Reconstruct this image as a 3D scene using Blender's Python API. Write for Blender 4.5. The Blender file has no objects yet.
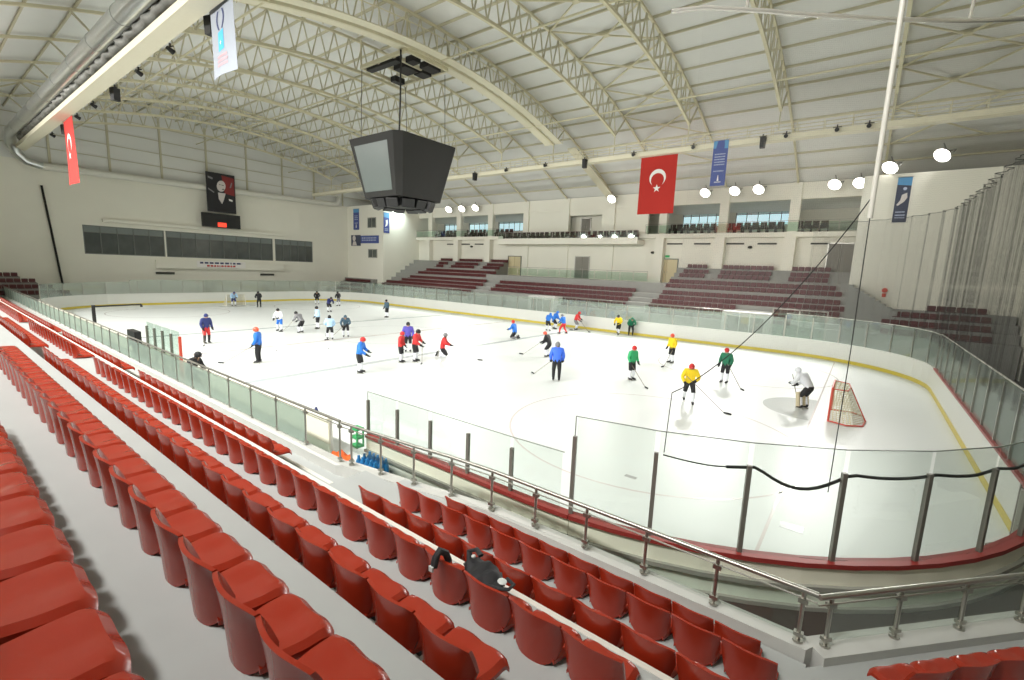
import bpy, bmesh, math, random
from mathutils import Vector, Matrix
random.seed(7)
S = bpy.context.scene
COL = S.collection
PI = math.pi
V = Vector

# ------------------------------------------------------------------ materials
def mat(name, col, rough=.6, metal=0., spec=.5, noise=0., scale=4., bump=0., coat=0., bscale=None, alt=None):
    m = bpy.data.materials.new(name); m.use_nodes = True
    nt = m.node_tree; b = nt.nodes['Principled BSDF']
    b.inputs['Roughness'].default_value = rough
    b.inputs['Metallic'].default_value = metal
    b.inputs['Specular IOR Level'].default_value = spec
    b.inputs['Coat Weight'].default_value = coat
    b.inputs['Base Color'].default_value = (*col, 1)
    if noise or bump:
        tc = nt.nodes.new('ShaderNodeTexCoord')
        n = nt.nodes.new('ShaderNodeTexNoise'); n.inputs['Scale'].default_value = scale
        n.inputs['Detail'].default_value = 6
        nt.links.new(tc.outputs['Object'], n.inputs['Vector'])
        if noise:
            r = nt.nodes.new('ShaderNodeMix'); r.data_type = 'RGBA'
            a2 = alt if alt else tuple(max(0, c*(1-noise)) for c in col)
            r.inputs[6].default_value = (*a2, 1)
            r.inputs[7].default_value = (*[min(1, c*(1+noise*.35)) for c in col], 1)
            nt.links.new(n.outputs['Fac'], r.inputs[0])
            nt.links.new(r.outputs[2], b.inputs['Base Color'])
        if bump:
            n2 = nt.nodes.new('ShaderNodeTexNoise'); n2.inputs['Scale'].default_value = bscale or scale*8
            nt.links.new(tc.outputs['Object'], n2.inputs['Vector'])
            bp = nt.nodes.new('ShaderNodeBump'); bp.inputs['Strength'].default_value = bump
            bp.inputs['Distance'].default_value = .01
            nt.links.new(n2.outputs['Fac'], bp.inputs['Height'])
            nt.links.new(bp.outputs['Normal'], b.inputs['Normal'])
    return m

def glass_mat(name, tint, refl=.06, veil=0., vcol=(.55, .62, .57)):
    m = bpy.data.materials.new(name); m.use_nodes = True
    nt = m.node_tree; nt.nodes.clear()
    o = nt.nodes.new('ShaderNodeOutputMaterial')
    t = nt.nodes.new('ShaderNodeBsdfTransparent'); t.inputs[0].default_value = (*tint, 1)
    g = nt.nodes.new('ShaderNodeBsdfGlossy'); g.inputs['Roughness'].default_value = .03
    g.inputs[0].default_value = (.9, .95, .93, 1)
    lw = nt.nodes.new('ShaderNodeLayerWeight'); lw.inputs['Blend'].default_value = .25
    mu = nt.nodes.new('ShaderNodeMath'); mu.operation = 'MULTIPLY_ADD'
    mu.inputs[1].default_value = .18; mu.inputs[2].default_value = refl*.5
    nt.links.new(lw.outputs['Fresnel'], mu.inputs[0])
    mx = nt.nodes.new('ShaderNodeMixShader')
    nt.links.new(mu.outputs[0], mx.inputs[0])
    nt.links.new(t.outputs[0], mx.inputs[1]); nt.links.new(g.outputs[0], mx.inputs[2])
    if veil:                                   # pale diffuse veil mixed in to imitate hazy reflections on the panes
        d = nt.nodes.new('ShaderNodeBsdfDiffuse'); d.inputs[0].default_value = (*vcol, 1)
        tr = nt.nodes.new('ShaderNodeBsdfTranslucent'); tr.inputs[0].default_value = (*vcol, 1)
        md = nt.nodes.new('ShaderNodeMixShader'); md.inputs[0].default_value = .4
        nt.links.new(d.outputs[0], md.inputs[1]); nt.links.new(tr.outputs[0], md.inputs[2])
        m2 = nt.nodes.new('ShaderNodeMixShader'); m2.inputs[0].default_value = veil
        nt.links.new(mx.outputs[0], m2.inputs[1]); nt.links.new(md.outputs[0], m2.inputs[2]); mx = m2
    nt.links.new(mx.outputs[0], o.inputs[0])
    return m

def net_mat(name, col, cell, frac):
    """fine knotted mesh: threads where the UV falls on a grid line, open between"""
    m = bpy.data.materials.new(name); m.use_nodes = True
    nt = m.node_tree; nt.nodes.clear()
    o = nt.nodes.new('ShaderNodeOutputMaterial')
    uv = nt.nodes.new('ShaderNodeUVMap')
    sp = nt.nodes.new('ShaderNodeSeparateXYZ'); nt.links.new(uv.outputs[0], sp.inputs[0])
    outs = []
    for k in (0, 1):
        d = nt.nodes.new('ShaderNodeMath'); d.operation = 'DIVIDE'; d.inputs[1].default_value = cell
        nt.links.new(sp.outputs[k], d.inputs[0])
        f = nt.nodes.new('ShaderNodeMath'); f.operation = 'FRACT'; nt.links.new(d.outputs[0], f.inputs[0])
        l = nt.nodes.new('ShaderNodeMath'); l.operation = 'LESS_THAN'; l.inputs[1].default_value = frac
        nt.links.new(f.outputs[0], l.inputs[0]); outs.append(l)
    mx = nt.nodes.new('ShaderNodeMath'); mx.operation = 'MAXIMUM'
    nt.links.new(outs[0].outputs[0], mx.inputs[0]); nt.links.new(outs[1].outputs[0], mx.inputs[1])
    t = nt.nodes.new('ShaderNodeBsdfTransparent')
    b = nt.nodes.new('ShaderNodeBsdfDiffuse'); b.inputs[0].default_value = (*col, 1)
    s = nt.nodes.new('ShaderNodeMixShader')
    nt.links.new(mx.outputs[0], s.inputs[0]); nt.links.new(t.outputs[0], s.inputs[1]); nt.links.new(b.outputs[0], s.inputs[2])
    nt.links.new(s.outputs[0], o.inputs[0])
    return m

def emit_mat(name, col, st):
    m = bpy.data.materials.new(name); m.use_nodes = True
    b = m.node_tree.nodes['Principled BSDF']
    b.inputs['Base Color'].default_value = (*col, 1)
    b.inputs['Emission Color'].default_value = (*col, 1); b.inputs['Emission Strength'].default_value = st
    return m

M = dict(
 ice=mat('ice', (.71, .745, .725), .36, spec=.30, noise=.05, scale=.25, bump=.03, bscale=18),
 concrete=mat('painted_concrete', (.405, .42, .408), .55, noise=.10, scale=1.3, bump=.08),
 nosing=mat('step_nosing_paint', (.72, .70, .63), .5, noise=.06),
 ledge=mat('ledge_paint', (.50, .50, .47), .5, noise=.08),
 dark_floor=mat('rubber_floor', (.055, .043, .036), .7, noise=.2, scale=3),
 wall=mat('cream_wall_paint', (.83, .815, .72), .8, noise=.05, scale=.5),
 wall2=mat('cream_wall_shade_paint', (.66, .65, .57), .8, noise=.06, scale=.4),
 roof=mat('roof_sheet', (.74, .745, .715), .7, noise=.06, scale=.8),
 truss=mat('cream_steel_paint', (.66, .62, .44), .5, noise=.06),
 tray=mat('cream_sheet_metal', (.74, .70, .54), .5, noise=.05),
 purlin=mat('tan_steel_paint', (.53, .50, .36), .5),
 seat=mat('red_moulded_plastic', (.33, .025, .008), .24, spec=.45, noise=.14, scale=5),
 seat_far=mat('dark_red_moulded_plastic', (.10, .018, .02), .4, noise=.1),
 steel=mat('brushed_steel', (.42, .41, .37), .32, metal=.9, noise=.1, scale=20),
 grey_post=mat('grey_anodised_post', (.20, .19, .165), .4, metal=.4),
 galv=mat('galvanised_duct', (.62, .64, .63), .28, metal=.95, noise=.2, scale=8, bump=.1),
 pipe=mat('pale_painted_pipe', (.70, .69, .62), .4),
 foil=mat('foil_wrap', (.27, .27, .25), .5, metal=.6, noise=.4, scale=5, bump=.8, bscale=9),
 black=mat('black_plastic', (.012, .012, .012), .5),
 charcoal=mat('charcoal_sheet_metal', (.017, .017, .015), .6, spec=.3, noise=.1),
 screen=mat('grey_blank_screen', (.10, .122, .113), .35, noise=.06, scale=2),
 white=mat('white_gloss_panel', (.70, .71, .66), .35, noise=.04),
 panel_out=mat('cream_board_back', (.84, .82, .68), .45, noise=.05),
 panel_green=mat('pale_green_board_back', (.72, .78, .66), .45, noise=.05),
 yellow=mat('yellow_kick_plate', (.62, .50, .06), .4, noise=.08),
 redcap=mat('red_cap_rail', (.30, .035, .03), .4, noise=.1),
 rail_grey=mat('grey_board_rail', (.30, .30, .26), .5),
 rope=mat('dark_rope', (.02, .02, .018), .8),
 silver=mat('silver_tube', (.8, .78, .72), .25, metal=.7),
 wire=mat('thin_wire', (.10, .10, .09), .6),
 flag=mat('red_flag_cloth', (.47, .022, .014), .8, noise=.06),
 flagwhite=mat('white_flag_print', (.85, .83, .80), .8),
 banner_white=mat('white_banner_vinyl', (.27, .295, .335), .6),
 navy=mat('navy_print', (.03, .04, .12), .6),
 sky=mat('sky_blue_print', (.06, .36, .62), .6),
 pinkprint=mat('faded_red_print', (.55, .33, .36), .6),
 blueban=mat('blue_banner_vinyl', (.06, .09, .30), .6, noise=.1),
 bluetop=mat('light_blue_banner_top', (.10, .30, .55), .6),
 paleprint=mat('pale_banner_print', (.45, .50, .65), .6),
 slate=mat('slate_banner_vinyl', (.05, .06, .10), .6),
 posterblack=mat('black_poster', (.010, .010, .014), .4),
 posterred=mat('dark_red_poster', (.22, .02, .02), .5),
 skin_print=mat('pale_portrait_print', (.62, .58, .56), .5),
 grey_print=mat('grey_portrait_print', (.25, .24, .25), .5),
 winframe=mat('dark_window_frame', (.16, .17, .16), .5),
 darkglass=mat('dark_glazing', (.10, .115, .11), .12, spec=.7, noise=.5, scale=1.2),
 blindgrey=mat('grey_roller_blind', (.22, .25, .24), .6, noise=.15),
 door=mat('grey_door_leaf', (.22, .21, .18), .5),
 doorlight=mat('cream_door_leaf', (.60, .52, .32), .5),
 vent=mat('vent_grille', (.06, .06, .05), .6),
 dull_chair=mat('dark_brown_upholstery', (.055, .025, .022), .7),
 bluecrate=mat('blue_bottle_plastic', (.03, .22, .50), .3, noise=.3, scale=20),
 orange=mat('orange_cloth', (.70, .12, .02), .8),
 green=mat('green_plastic', (.04, .45, .14), .5),
 bag=mat('black_bag_fabric', (.012, .012, .014), .65, bump=.4, scale=20),
 bagtrim=mat('pale_bag_trim', (.55, .58, .56), .5),
 goalred=mat('red_goal_post', (.60, .07, .04), .35),
 iceline_blue=mat('blue_line_under_ice', (.50, .54, .55), .22, spec=.45),
 iceline_red=mat('red_line_under_ice', (.68, .62, .60), .22, spec=.45),
 crease=mat('crease_paint_under_ice', (.62, .655, .645), .22, spec=.45),
 iceprint=mat('grey_print_under_ice', (.42, .43, .42), .25),
 glass=glass_mat('clear_glass', (.925, .95, .935), .03),
 bglass=glass_mat('greenish_glass', (.83, .90, .86), .12),
 fglass=glass_mat('board_glass', (.90, .93, .91), .10, .20), rglass=glass_mat('veiled_rail_glass', (.80, .87, .83), .10, .42, (.46, .53, .48)),
 net=net_mat('fine_net', (.22, .22, .21), .022, .026), net2=net_mat('dense_net', (.075, .075, .07), .025, .10),
 goalnet=net_mat('goal_net', (.60, .56, .40), .07, .30),
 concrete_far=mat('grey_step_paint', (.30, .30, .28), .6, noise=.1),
 dark_sheet=mat('dark_grey_sheet', (.075, .075, .07), .7, noise=.15),
 glassedge=mat('glass_edge', (.26, .29, .26), .3),
 lampbody=mat('lamp_housing', (.25, .25, .23), .5, metal=.5),
 lens=emit_mat('floodlight_lens', (1, .96, .86), 12.0),
 digits=emit_mat('red_led_digits', (1, .06, .03), 2.0),
 skin=mat('skin', (.50, .30, .21), .6),
 c_blue=mat('blue_jersey', (.02, .17, .62), .75), c_royal=mat('royal_blue_jacket', (.05, .16, .75), .7),
 c_red=mat('red_jersey', (.60, .03, .03), .75), c_yellow=mat('yellow_jersey', (.85, .62, .01), .75),
 c_green=mat('green_jersey', (.04, .42, .16), .75), c_dgreen=mat('dark_green_jersey', (.01, .16, .08), .75),
 c_white=mat('white_jersey', (.78, .80, .84), .75), c_lblue=mat('light_blue_jersey', (.42, .62, .82), .75),
 c_black=mat('black_cloth', (.012, .012, .014), .75), c_navy=mat('navy_jersey', (.02, .03, .14), .75),
 c_teal=mat('slate_blue_jersey', (.05, .10, .14), .75), c_purple=mat('violet_jersey', (.10, .08, .42), .75),
 c_orange=mat('orange_red_helmet', (.75, .10, .05), .4), c_grey=mat('grey_cloth', (.20, .20, .21), .7),
 leather=mat('tan_leg_pads', (.55, .48, .32), .6), wood=mat('stick_shaft', (.22, .19, .15), .5),
)

# ------------------------------------------------------------------ mesh builder
class MB:
    def __init__(s): s.v = []; s.f = []; s.m = []; s.mi = 0
    def add(s, vs, fs):
        o = len(s.v); s.v += [tuple(x) for x in vs]
        s.f += [tuple(i+o for i in f) for f in fs]; s.m += [s.mi]*len(fs); return s
    def box(s, x0, x1, y0, y1, z0, z1, T=None):
        vs = [V((x, y, z)) for z in (z0, z1) for y in (y0, y1) for x in (x0, x1)]
        if T: vs = [T @ v for v in vs]
        return s.add(vs, [(0, 2, 3, 1), (4, 5, 7, 6), (0, 1, 5, 4), (2, 6, 7, 3), (0, 4, 6, 2), (1, 3, 7, 5)])
    def bbox(s, x0, x1, y0, y1, z0, z1, b=.01, T=None):
        """box with chamfered edges"""
        bm = bmesh.new(); bmesh.ops.create_cube(bm, size=1)
        for v in bm.verts:
            v.co = V(((x0+x1)/2+v.co.x*(x1-x0), (y0+y1)/2+v.co.y*(y1-y0), (z0+z1)/2+v.co.z*(z1-z0)))
        bmesh.ops.bevel(bm, geom=bm.edges[:], offset=b, segments=2, affect='EDGES', profile=.6)
        vs = [T @ v.co if T else v.co for v in bm.verts]; bm.verts.index_update()
        s.add(vs, [tuple(v.index for v in f.verts) for f in bm.faces]); bm.free(); return s
    def bar(s, a, b, w, h=None, up=V((0, 0, 1))):
        a = V(a); b = V(b); h = h or w; d = (b-a).normalized()
        r = d.cross(up)
        if r.length < 1e-4: r = d.cross(V((1, 0, 0)))
        r.normalize(); u = r.cross(d)
        vs = [p + r*(sx*w/2) + u*(sz*h/2) for p in (a, b) for sx, sz in ((-1, -1), (1, -1), (1, 1), (-1, 1))]
        return s.add(vs, [(0, 1, 2, 3), (7, 6, 5, 4), (0, 4, 5, 1), (1, 5, 6, 2), (2, 6, 7, 3), (3, 7, 4, 0)])
    def tube(s, pts, r, n=8, cap=True):
        pts = [V(p) for p in pts]; N = len(pts)
        rs = r if isinstance(r, (list, tuple)) else [r]*N
        o = len(s.v); ref = None
        for i, p in enumerate(pts):
            d = (pts[min(i+1, N-1)]-pts[max(i-1, 0)]).normalized()
            if ref is None:
                ref = d.cross(V((0, 0, 1)))
                if ref.length < 1e-3: ref = d.cross(V((1, 0, 0)))
            else: ref = ref - d*ref.dot(d)
            ref.normalize(); w = d.cross(ref)
            for k in range(n):
                a = 2*PI*k/n; s.v.append(tuple(p + (ref*math.cos(a)+w*math.sin(a))*rs[i]))
        for i in range(N-1):
            for k in range(n):
                a = o+i*n+k; b = o+i*n+(k+1) % n
                s.f.append((a, b, b+n, a+n)); s.m.append(s.mi)
        if cap:
            s.f.append(tuple(o+k for k in range(n))[::-1]); s.m.append(s.mi)
            s.f.append(tuple(o+(N-1)*n+k for k in range(n))); s.m.append(s.mi)
        return s
    def ball(s, c, r, n=8, k=6, sc=(1, 1, 1)):
        vs = []; fs = []
        for j in range(k+1):
            t = PI*j/k
            for i in range(n):
                a = 2*PI*i/n
                vs.append((c[0]+r*sc[0]*math.sin(t)*math.cos(a), c[1]+r*sc[1]*math.sin(t)*math.sin(a), c[2]+r*sc[2]*math.cos(t)))
        for j in range(k):
            for i in range(n): fs.append((j*n+i, (j+1)*n+i, (j+1)*n+(i+1) % n, j*n+(i+1) % n))
        return s.add(vs, fs)
    def lathe(s, prof, c=(0, 0, 0), n=16):
        vs = []; fs = []
        for r, z in prof:
            for i in range(n):
                a = 2*PI*i/n; vs.append((c[0]+r*math.cos(a), c[1]+r*math.sin(a), c[2]+z))
        for j in range(len(prof)-1):
            for i in range(n): fs.append((j*n+i, j*n+(i+1) % n, (j+1)*n+(i+1) % n, (j+1)*n+i))
        return s.add(vs, fs)
    def prism(s, poly, f0, f1):
        """poly: list of 2-D points; f0/f1 map a 2-D point to the two 3-D faces"""
        n = len(poly)
        vs = [f0(p) for p in poly]+[f1(p) for p in poly]
        return s.add(vs, [tuple(range(n))[::-1], tuple(range(n, 2*n))]+[(i, (i+1) % n, n+(i+1) % n, n+i) for i in range(n)])
    def grid(s, P):
        """P: rows of points"""
        o = len(s.v); R = len(P); C_ = len(P[0])
        for row in P: s.v += [tuple(p) for p in row]
        for i in range(R-1):
            for j in range(C_-1):
                a = o+i*C_+j; s.f.append((a, a+1, a+C_+1, a+C_)); s.m.append(s.mi)
        return s
    def build(s, name, ms, parent=None, smooth=False, recalc=True):
        me = bpy.data.meshes.new(name); me.from_pydata(s.v, [], s.f)
        ms = ms if isinstance(ms, (list, tuple)) else [ms]
        for m in ms: me.materials.append(m)
        for p, i in zip(me.polygons, s.m): p.material_index = i
        if recalc:
            bm = bmesh.new(); bm.from_mesh(me); bmesh.ops.recalc_face_normals(bm, faces=bm.faces); bm.to_mesh(me); bm.free()
        if smooth:
            me.polygons.foreach_set('use_smooth', [True]*len(me.polygons))
            try: me.set_sharp_from_angle(angle=math.radians(38))
            except Exception: pass
        o = bpy.data.objects.new(name, me); COL.objects.link(o)
        if parent: o.parent = parent
        return o

def tag(o, label=None, cat=None, group=None, kind=None):
    if label: o['label'] = label
    if cat: o['category'] = cat
    if group: o['group'] = group
    if kind: o['kind'] = kind
    return o
def thing(name, label, cat, loc=(0, 0, 0), rz=0., group=None):
    o = bpy.data.objects.new(name, None); COL.objects.link(o); o.empty_display_size = .1
    o.location = loc; o.rotation_euler = (0, 0, rz)
    return tag(o, label, cat, group)
def struct(mb, name, m, label=None, **k):
    o = mb.build(name, m, **k); return tag(o, label, 'building part' if label else None, kind='structure')
def copy_tree(o, parent=None):
    c = o.copy(); COL.objects.link(c)
    if parent: c.parent = parent
    for ch in list(o.children): copy_tree(ch, c)
    return c
ORD = ['', 'first', 'second', 'third', 'fourth', 'fifth', 'sixth', 'seventh', 'eighth', 'ninth', 'tenth', 'eleventh', 'twelfth', 'thirteenth',
       'fourteenth', 'fifteenth', 'sixteenth', 'seventeenth', 'eighteenth', 'nineteenth', 'twentieth']
def ordinal(n):
    if n <= 20: return ORD[n]
    t = {2: 'twenty', 3: 'thirty', 4: 'forty', 5: 'fifty', 6: 'sixty'}[n//10]
    return (t[:-1]+'ieth') if n % 10 == 0 else t+'-'+ORD[n % 10]

# ------------------------------------------------------------------ camera
cam_d = bpy.data.cameras.new('camera'); cam = bpy.data.objects.new('camera', cam_d); COL.objects.link(cam)
S.camera = cam
FPX = 459.9; yaw, pitch, roll = .6487, .1526, .0394
cam_d.sensor_width = 36; cam_d.lens = FPX/1024*36; cam_d.clip_start = .05; cam_d.clip_end = 500
fw = V((-math.sin(yaw)*math.cos(pitch), math.cos(yaw)*math.cos(pitch), -math.sin(pitch)))
r0 = V((math.cos(yaw), math.sin(yaw), 0)); u0 = r0.cross(fw)
rr = r0*math.cos(roll)+u0*math.sin(roll); uu = -r0*math.sin(roll)+u0*math.cos(roll)
cam.matrix_world = Matrix(((rr.x, uu.x, -fw.x, 27.017), (rr.y, uu.y, -fw.y, -21.092), (rr.z, uu.z, -fw.z, 4.979), (0, 0, 0, 1)))

# ------------------------------------------------------------------ rink
RAD = 7.1
def rink_path(off=0., x0=None):
    """closed outline of the rink, anticlockwise from the near-left corner end; off pushes it outwards"""
    pts = []
    for cx, cy, a0 in ((30-RAD, -15+RAD, -90), (30-RAD, 15-RAD, 0), (-30+RAD, 15-RAD, 90), (-30+RAD, -15+RAD, 180)):
        for k in range(13):
            a = math.radians(a0+7.5*k); pts.append((cx+(RAD+off)*math.cos(a), cy+(RAD+off)*math.sin(a)))
    return pts
floor = MB()
floor.box(-34.6, 34.6, -29.2, 29.2, -.35, -.05)
struct(floor, 'floor', M['dark_floor'], 'dark floor of the walkway around the ice rink')
ice = MB(); P = rink_path(.02)
ice.prism(P, lambda p: (p[0], p[1], -.05), lambda p: (p[0], p[1], 0.))
struct(ice, 'floor_ice', M['ice'], 'white ice sheet of the hockey rink')
def disc_ring(cx, cy, r, w, z, a0=0, a1=360, n=64):
    mb = MB(); rows = [[], []]
    for k in range(n+1):
        a = math.radians(a0+(a1-a0)*k/n)
        rows[0].append((cx+(r-w)*math.cos(a), cy+(r-w)*math.sin(a), z)); rows[1].append((cx+r*math.cos(a), cy+r*math.sin(a), z))
    return mb.grid(rows)
n = 0
def trim(mb, m, label):
    global n; n += 1
    return tag(mb.build('trim_%d' % n, m, recalc=False), label, 'ice marking', kind='structure')
for sx in (7.5, -7.5):
    trim(MB().box(sx-.2, sx+.2, -14.9, 14.9, .0005, .002), M['iceline_blue'], 'faint blue line across the ice' )
trim(MB().box(-.15, .15, -14.9, 14.9, .0005, .002), M['iceline_red'], 'faint centre line across the ice')
for sx in (26, -26):
    trim(MB().box(sx-.03, sx+.03, -13.6, 13.6, .0005, .002), M['iceline_red'], 'faint goal line across the ice')
    s = 1 if sx > 0 else -1
    cr = MB(); pts = [(sx, -1.8)] + [(sx-s*(1.8*math.cos(math.radians(t))), 1.8*math.sin(math.radians(t))) for t in range(-90, 91, 10)] + [(sx, 1.8)]
    cr.prism(pts, lambda p: (p[0], p[1], .0004), lambda p: (p[0], p[1], .0016)); trim(cr, M['crease'], 'pale blue goal crease on the ice')
for cx in (22, -22):
    for cy in (-7, 7):
        trim(disc_ring(cx, cy, 4.5, .06, .002), M['iceline_red'], 'faint face-off circle on the ice')
trim(disc_ring(0, 0, 4.5, .06, .002), M['iceline_blue'], 'faint centre circle on the ice')
trim(MB().box(26.2, 26.62, -10.75, -10.45, .001, .004), M['iceprint'], 'small grey printed mark on the ice near the corner')
trim(MB().box(22.8, 23.1, -10.7, -10.56, .001, .004), M['iceprint'], 'tiny grey mark on the ice by the face-off circle')

def resample(pts, step):
    out = [V(pts[0])]; L = 0; acc = 0
    for a, b in zip(pts, pts[1:]):
        a = V(a); b = V(b); d = (b-a).length; t = step-acc
        while t < d-1e-6: out.append(a+(b-a)*(t/d)); t += step
        acc = (acc+d) % step
    if (out[-1]-V(pts[-1])).length > .2: out.append(V(pts[-1]))
    return out
def outline(pts, off):
    """offset an open 2-D polyline to its right-hand side (outwards for the anticlockwise rink)"""
    res = []
    for i, p in enumerate(pts):
        d = V(pts[min(i+1, len(pts)-1)])-V(pts[max(i-1, 0)]); d.normalize()
        res.append((p[0]+d.y*off, p[1]-d.x*off))
    return res
def wallstrip(mb, pts, o0, o1, z0, z1):
    A = outline(pts, o0); B = outline(pts, o1)
    n_ = len(pts)
    o = len(mb.v)
    for i in range(n_):
        mb.v += [(A[i][0], A[i][1], z0), (B[i][0], B[i][1], z0), (B[i][0], B[i][1], z1), (A[i][0], A[i][1], z1)]
    for i in range(n_-1):
        for k in range(4):
            a = o+i*4+k; b = o+i*4+(k+1) % 4; mb.f.append((a, b, b+4, a+4)); mb.m.append(mb.mi)
    mb.f += [(o, o+1, o+2, o+3), (o+(n_-1)*4+3, o+(n_-1)*4+2, o+(n_-1)*4+1, o+(n_-1)*4)]; mb.m += [mb.mi]*2
    return mb
ZF = .46
def boards(pts, label, cap, glass_top, post_top, postmat, step=1.85, outer=False, pane=True, edge=False, group='dasher boards around the rink'):
    base = (pts[0][0], pts[0][1], 0)
    t = thing('dasher_board', label, 'rink boards', base, 0, group)
    L = lambda q: [(p[0]-base[0], p[1]-base[1]) for p in q]
    p2 = L(pts)
    wallstrip(MB(), p2, -.012, .0, .0, .20).build('kick_plate', M['yellow'], t)
    pm = MB(); wallstrip(pm, p2, 0, .05, .01, 1.10)
    pm.build('inner_panel', M['white'], t)
    zm = .80 if outer else .51
    om = MB(); wallstrip(om, p2, .06, .11, zm, 1.10); om.mi = 1; wallstrip(om, p2, .06, .11, .03, zm-.01)
    om.build('outer_panel', [M['panel_out'], M['panel_green']], t)
    if outer:
        wallstrip(MB(), p2, .09, .17, .765, .83).build('mid_rail', M['rail_grey'], t)
        wallstrip(MB(), p2, .09, .17, ZF, ZF+.06).build('base_rail', M['rail_grey'], t)
    wallstrip(MB(), p2, -.03, .15, 1.10, 1.17).build('cap_rail', cap, t, True)
    if not pane: return t
    R = resample(outline(p2, .06), step)
    for k, p in enumerate(R):
        if outer and step < 1.1 and k+1 == len(R): break
        d = (R[min(k+1, len(R)-1)]-R[max(k-1, 0)]).normalized(); a = math.atan2(d.y, d.x)
        T = Matrix.Translation((p.x, p.y, 0)) @ Matrix.Rotation(a, 4, 'Z')
        m = MB(); m.box(-.03, .03, -.02, .035, 1.17, post_top, T)
        if outer: m.box(-.035, .035, .05, .11, .02, 1.12, T)
        m.build('glass_post', postmat, t)
        if outer and k+1 < len(R):
            q = (R[k]+R[k+1])*.5; T2 = Matrix.Translation((q.x, q.y, 0)) @ Matrix.Rotation(a, 4, 'Z')
            MB().box(-.07, .07, .06, .14, .02, 1.10, T2).build('board_stud', M['rail_grey'], t)
        if k+1 < len(R):
            b = R[k+1]; e = (b-p).normalized(); nn = V((e.y, -e.x))*.006
            vs = []
            for z in (1.17, glass_top):
                for c in (p+e*.035-nn, b-e*.035-nn, b-e*.035+nn, p+e*.035+nn): vs.append((c.x, c.y, z))
            MB().add(vs, [(0, 3, 2, 1), (4, 5, 6, 7), (0, 1, 5, 4), (1, 2, 6, 5), (2, 3, 7, 6), (3, 0, 4, 7)]).build('glass_pane', M['fglass'] if not outer else M['glass'], t)
            if outer and k == 0: MB().bar((p.x, p.y, post_top), (p.x, p.y, glass_top), .014, .014).build('glass_edge', M['glassedge'], t)
            if edge: MB().bar((p.x, p.y, glass_top), (b.x, b.y, glass_top), .03, .03).build('glass_edge', M['pipe'], t)
            if outer: MB().bar((p.x, p.y, glass_top), (b.x, b.y, glass_top), .014, .014).build('glass_edge', M['glassedge'], t)
    return t
P = rink_path()
co_ = MB(); q_ = [(22.9+(RAD+.17)*math.sin(math.radians(7.5*k)), -7.9-(RAD+.17)*math.cos(math.radians(7.5*k))) for k in range(13)]
co_.prism([(20.3, -15.17)]+q_+[(34.2, -7.9), (34.2, -18.6), (20.3, -18.6)], lambda p: (p[0], p[1], -.05), lambda p: (p[0], p[1], .46))
struct(co_, 'floor_corridor', M['dark_floor'], 'dark brown floor of the lane behind the rounded corner boards')
seg = lambda a, b: P[a:b]
lerp = lambda a, b, n_: [(a[0]+(b[0]-a[0])*k/n_, a[1]+(b[1]-a[1])*k/n_) for k in range(n_+1)]
arcp = lambda a0, a1, n_: [(22.9+RAD*math.sin(math.radians(a0+(a1-a0)*k/n_)), -7.9-RAD*math.cos(math.radians(a0+(a1-a0)*k/n_))) for k in range(n_+1)]
boards([(18.45, -15.0), (22.9, -15.), arcp(6.5, 90, 16)[0]], 'near side boards with red cap rail and low glass panes, left of the rounded corner', M['redcap'], 2.15, 1.95, M['grey_post'], 1.02, True)
boards(arcp(6.5, 90, 16), 'rounded near corner boards with red cap rail and tall glass in front of the net', M['redcap'], 2.78, 2.45, M['grey_post'], 1.225, True)
boards(P[12:14], 'right end boards behind the red goal', M['redcap'], 2.78, 2.7, M['steel'], 1.6, edge=True)
boards(P[13:26], 'far right rounded corner boards behind the goalkeeper', M['white'], 2.74, 2.6, M['steel'], 1.6, edge=True)
boards(P[25:27], 'long far side boards with yellow kick plate under the far seats', M['white'], 2.45, 2.4, M['steel'], 1.9)
boards(P[26:39], 'far left rounded corner boards below the corner tower', M['white'], 2.5, 2.45, M['steel'], 1.9)
boards(P[38:40], 'left end boards behind the distant goal', M['white'], 2.5, 2.45, M['steel'], 1.9)
boards(P[39:52], 'near left rounded corner boards beside the far end of the railing', M['white'], 2.3, 2.25, M['steel'], 1.9)
boards([(-22.9, -15.), (0, -15.), (16.9, -15.)], 'near side boards along the team benches without tall glass', M['panel_out'], 2, 2, M['steel'], 2, pane=False)

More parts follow.
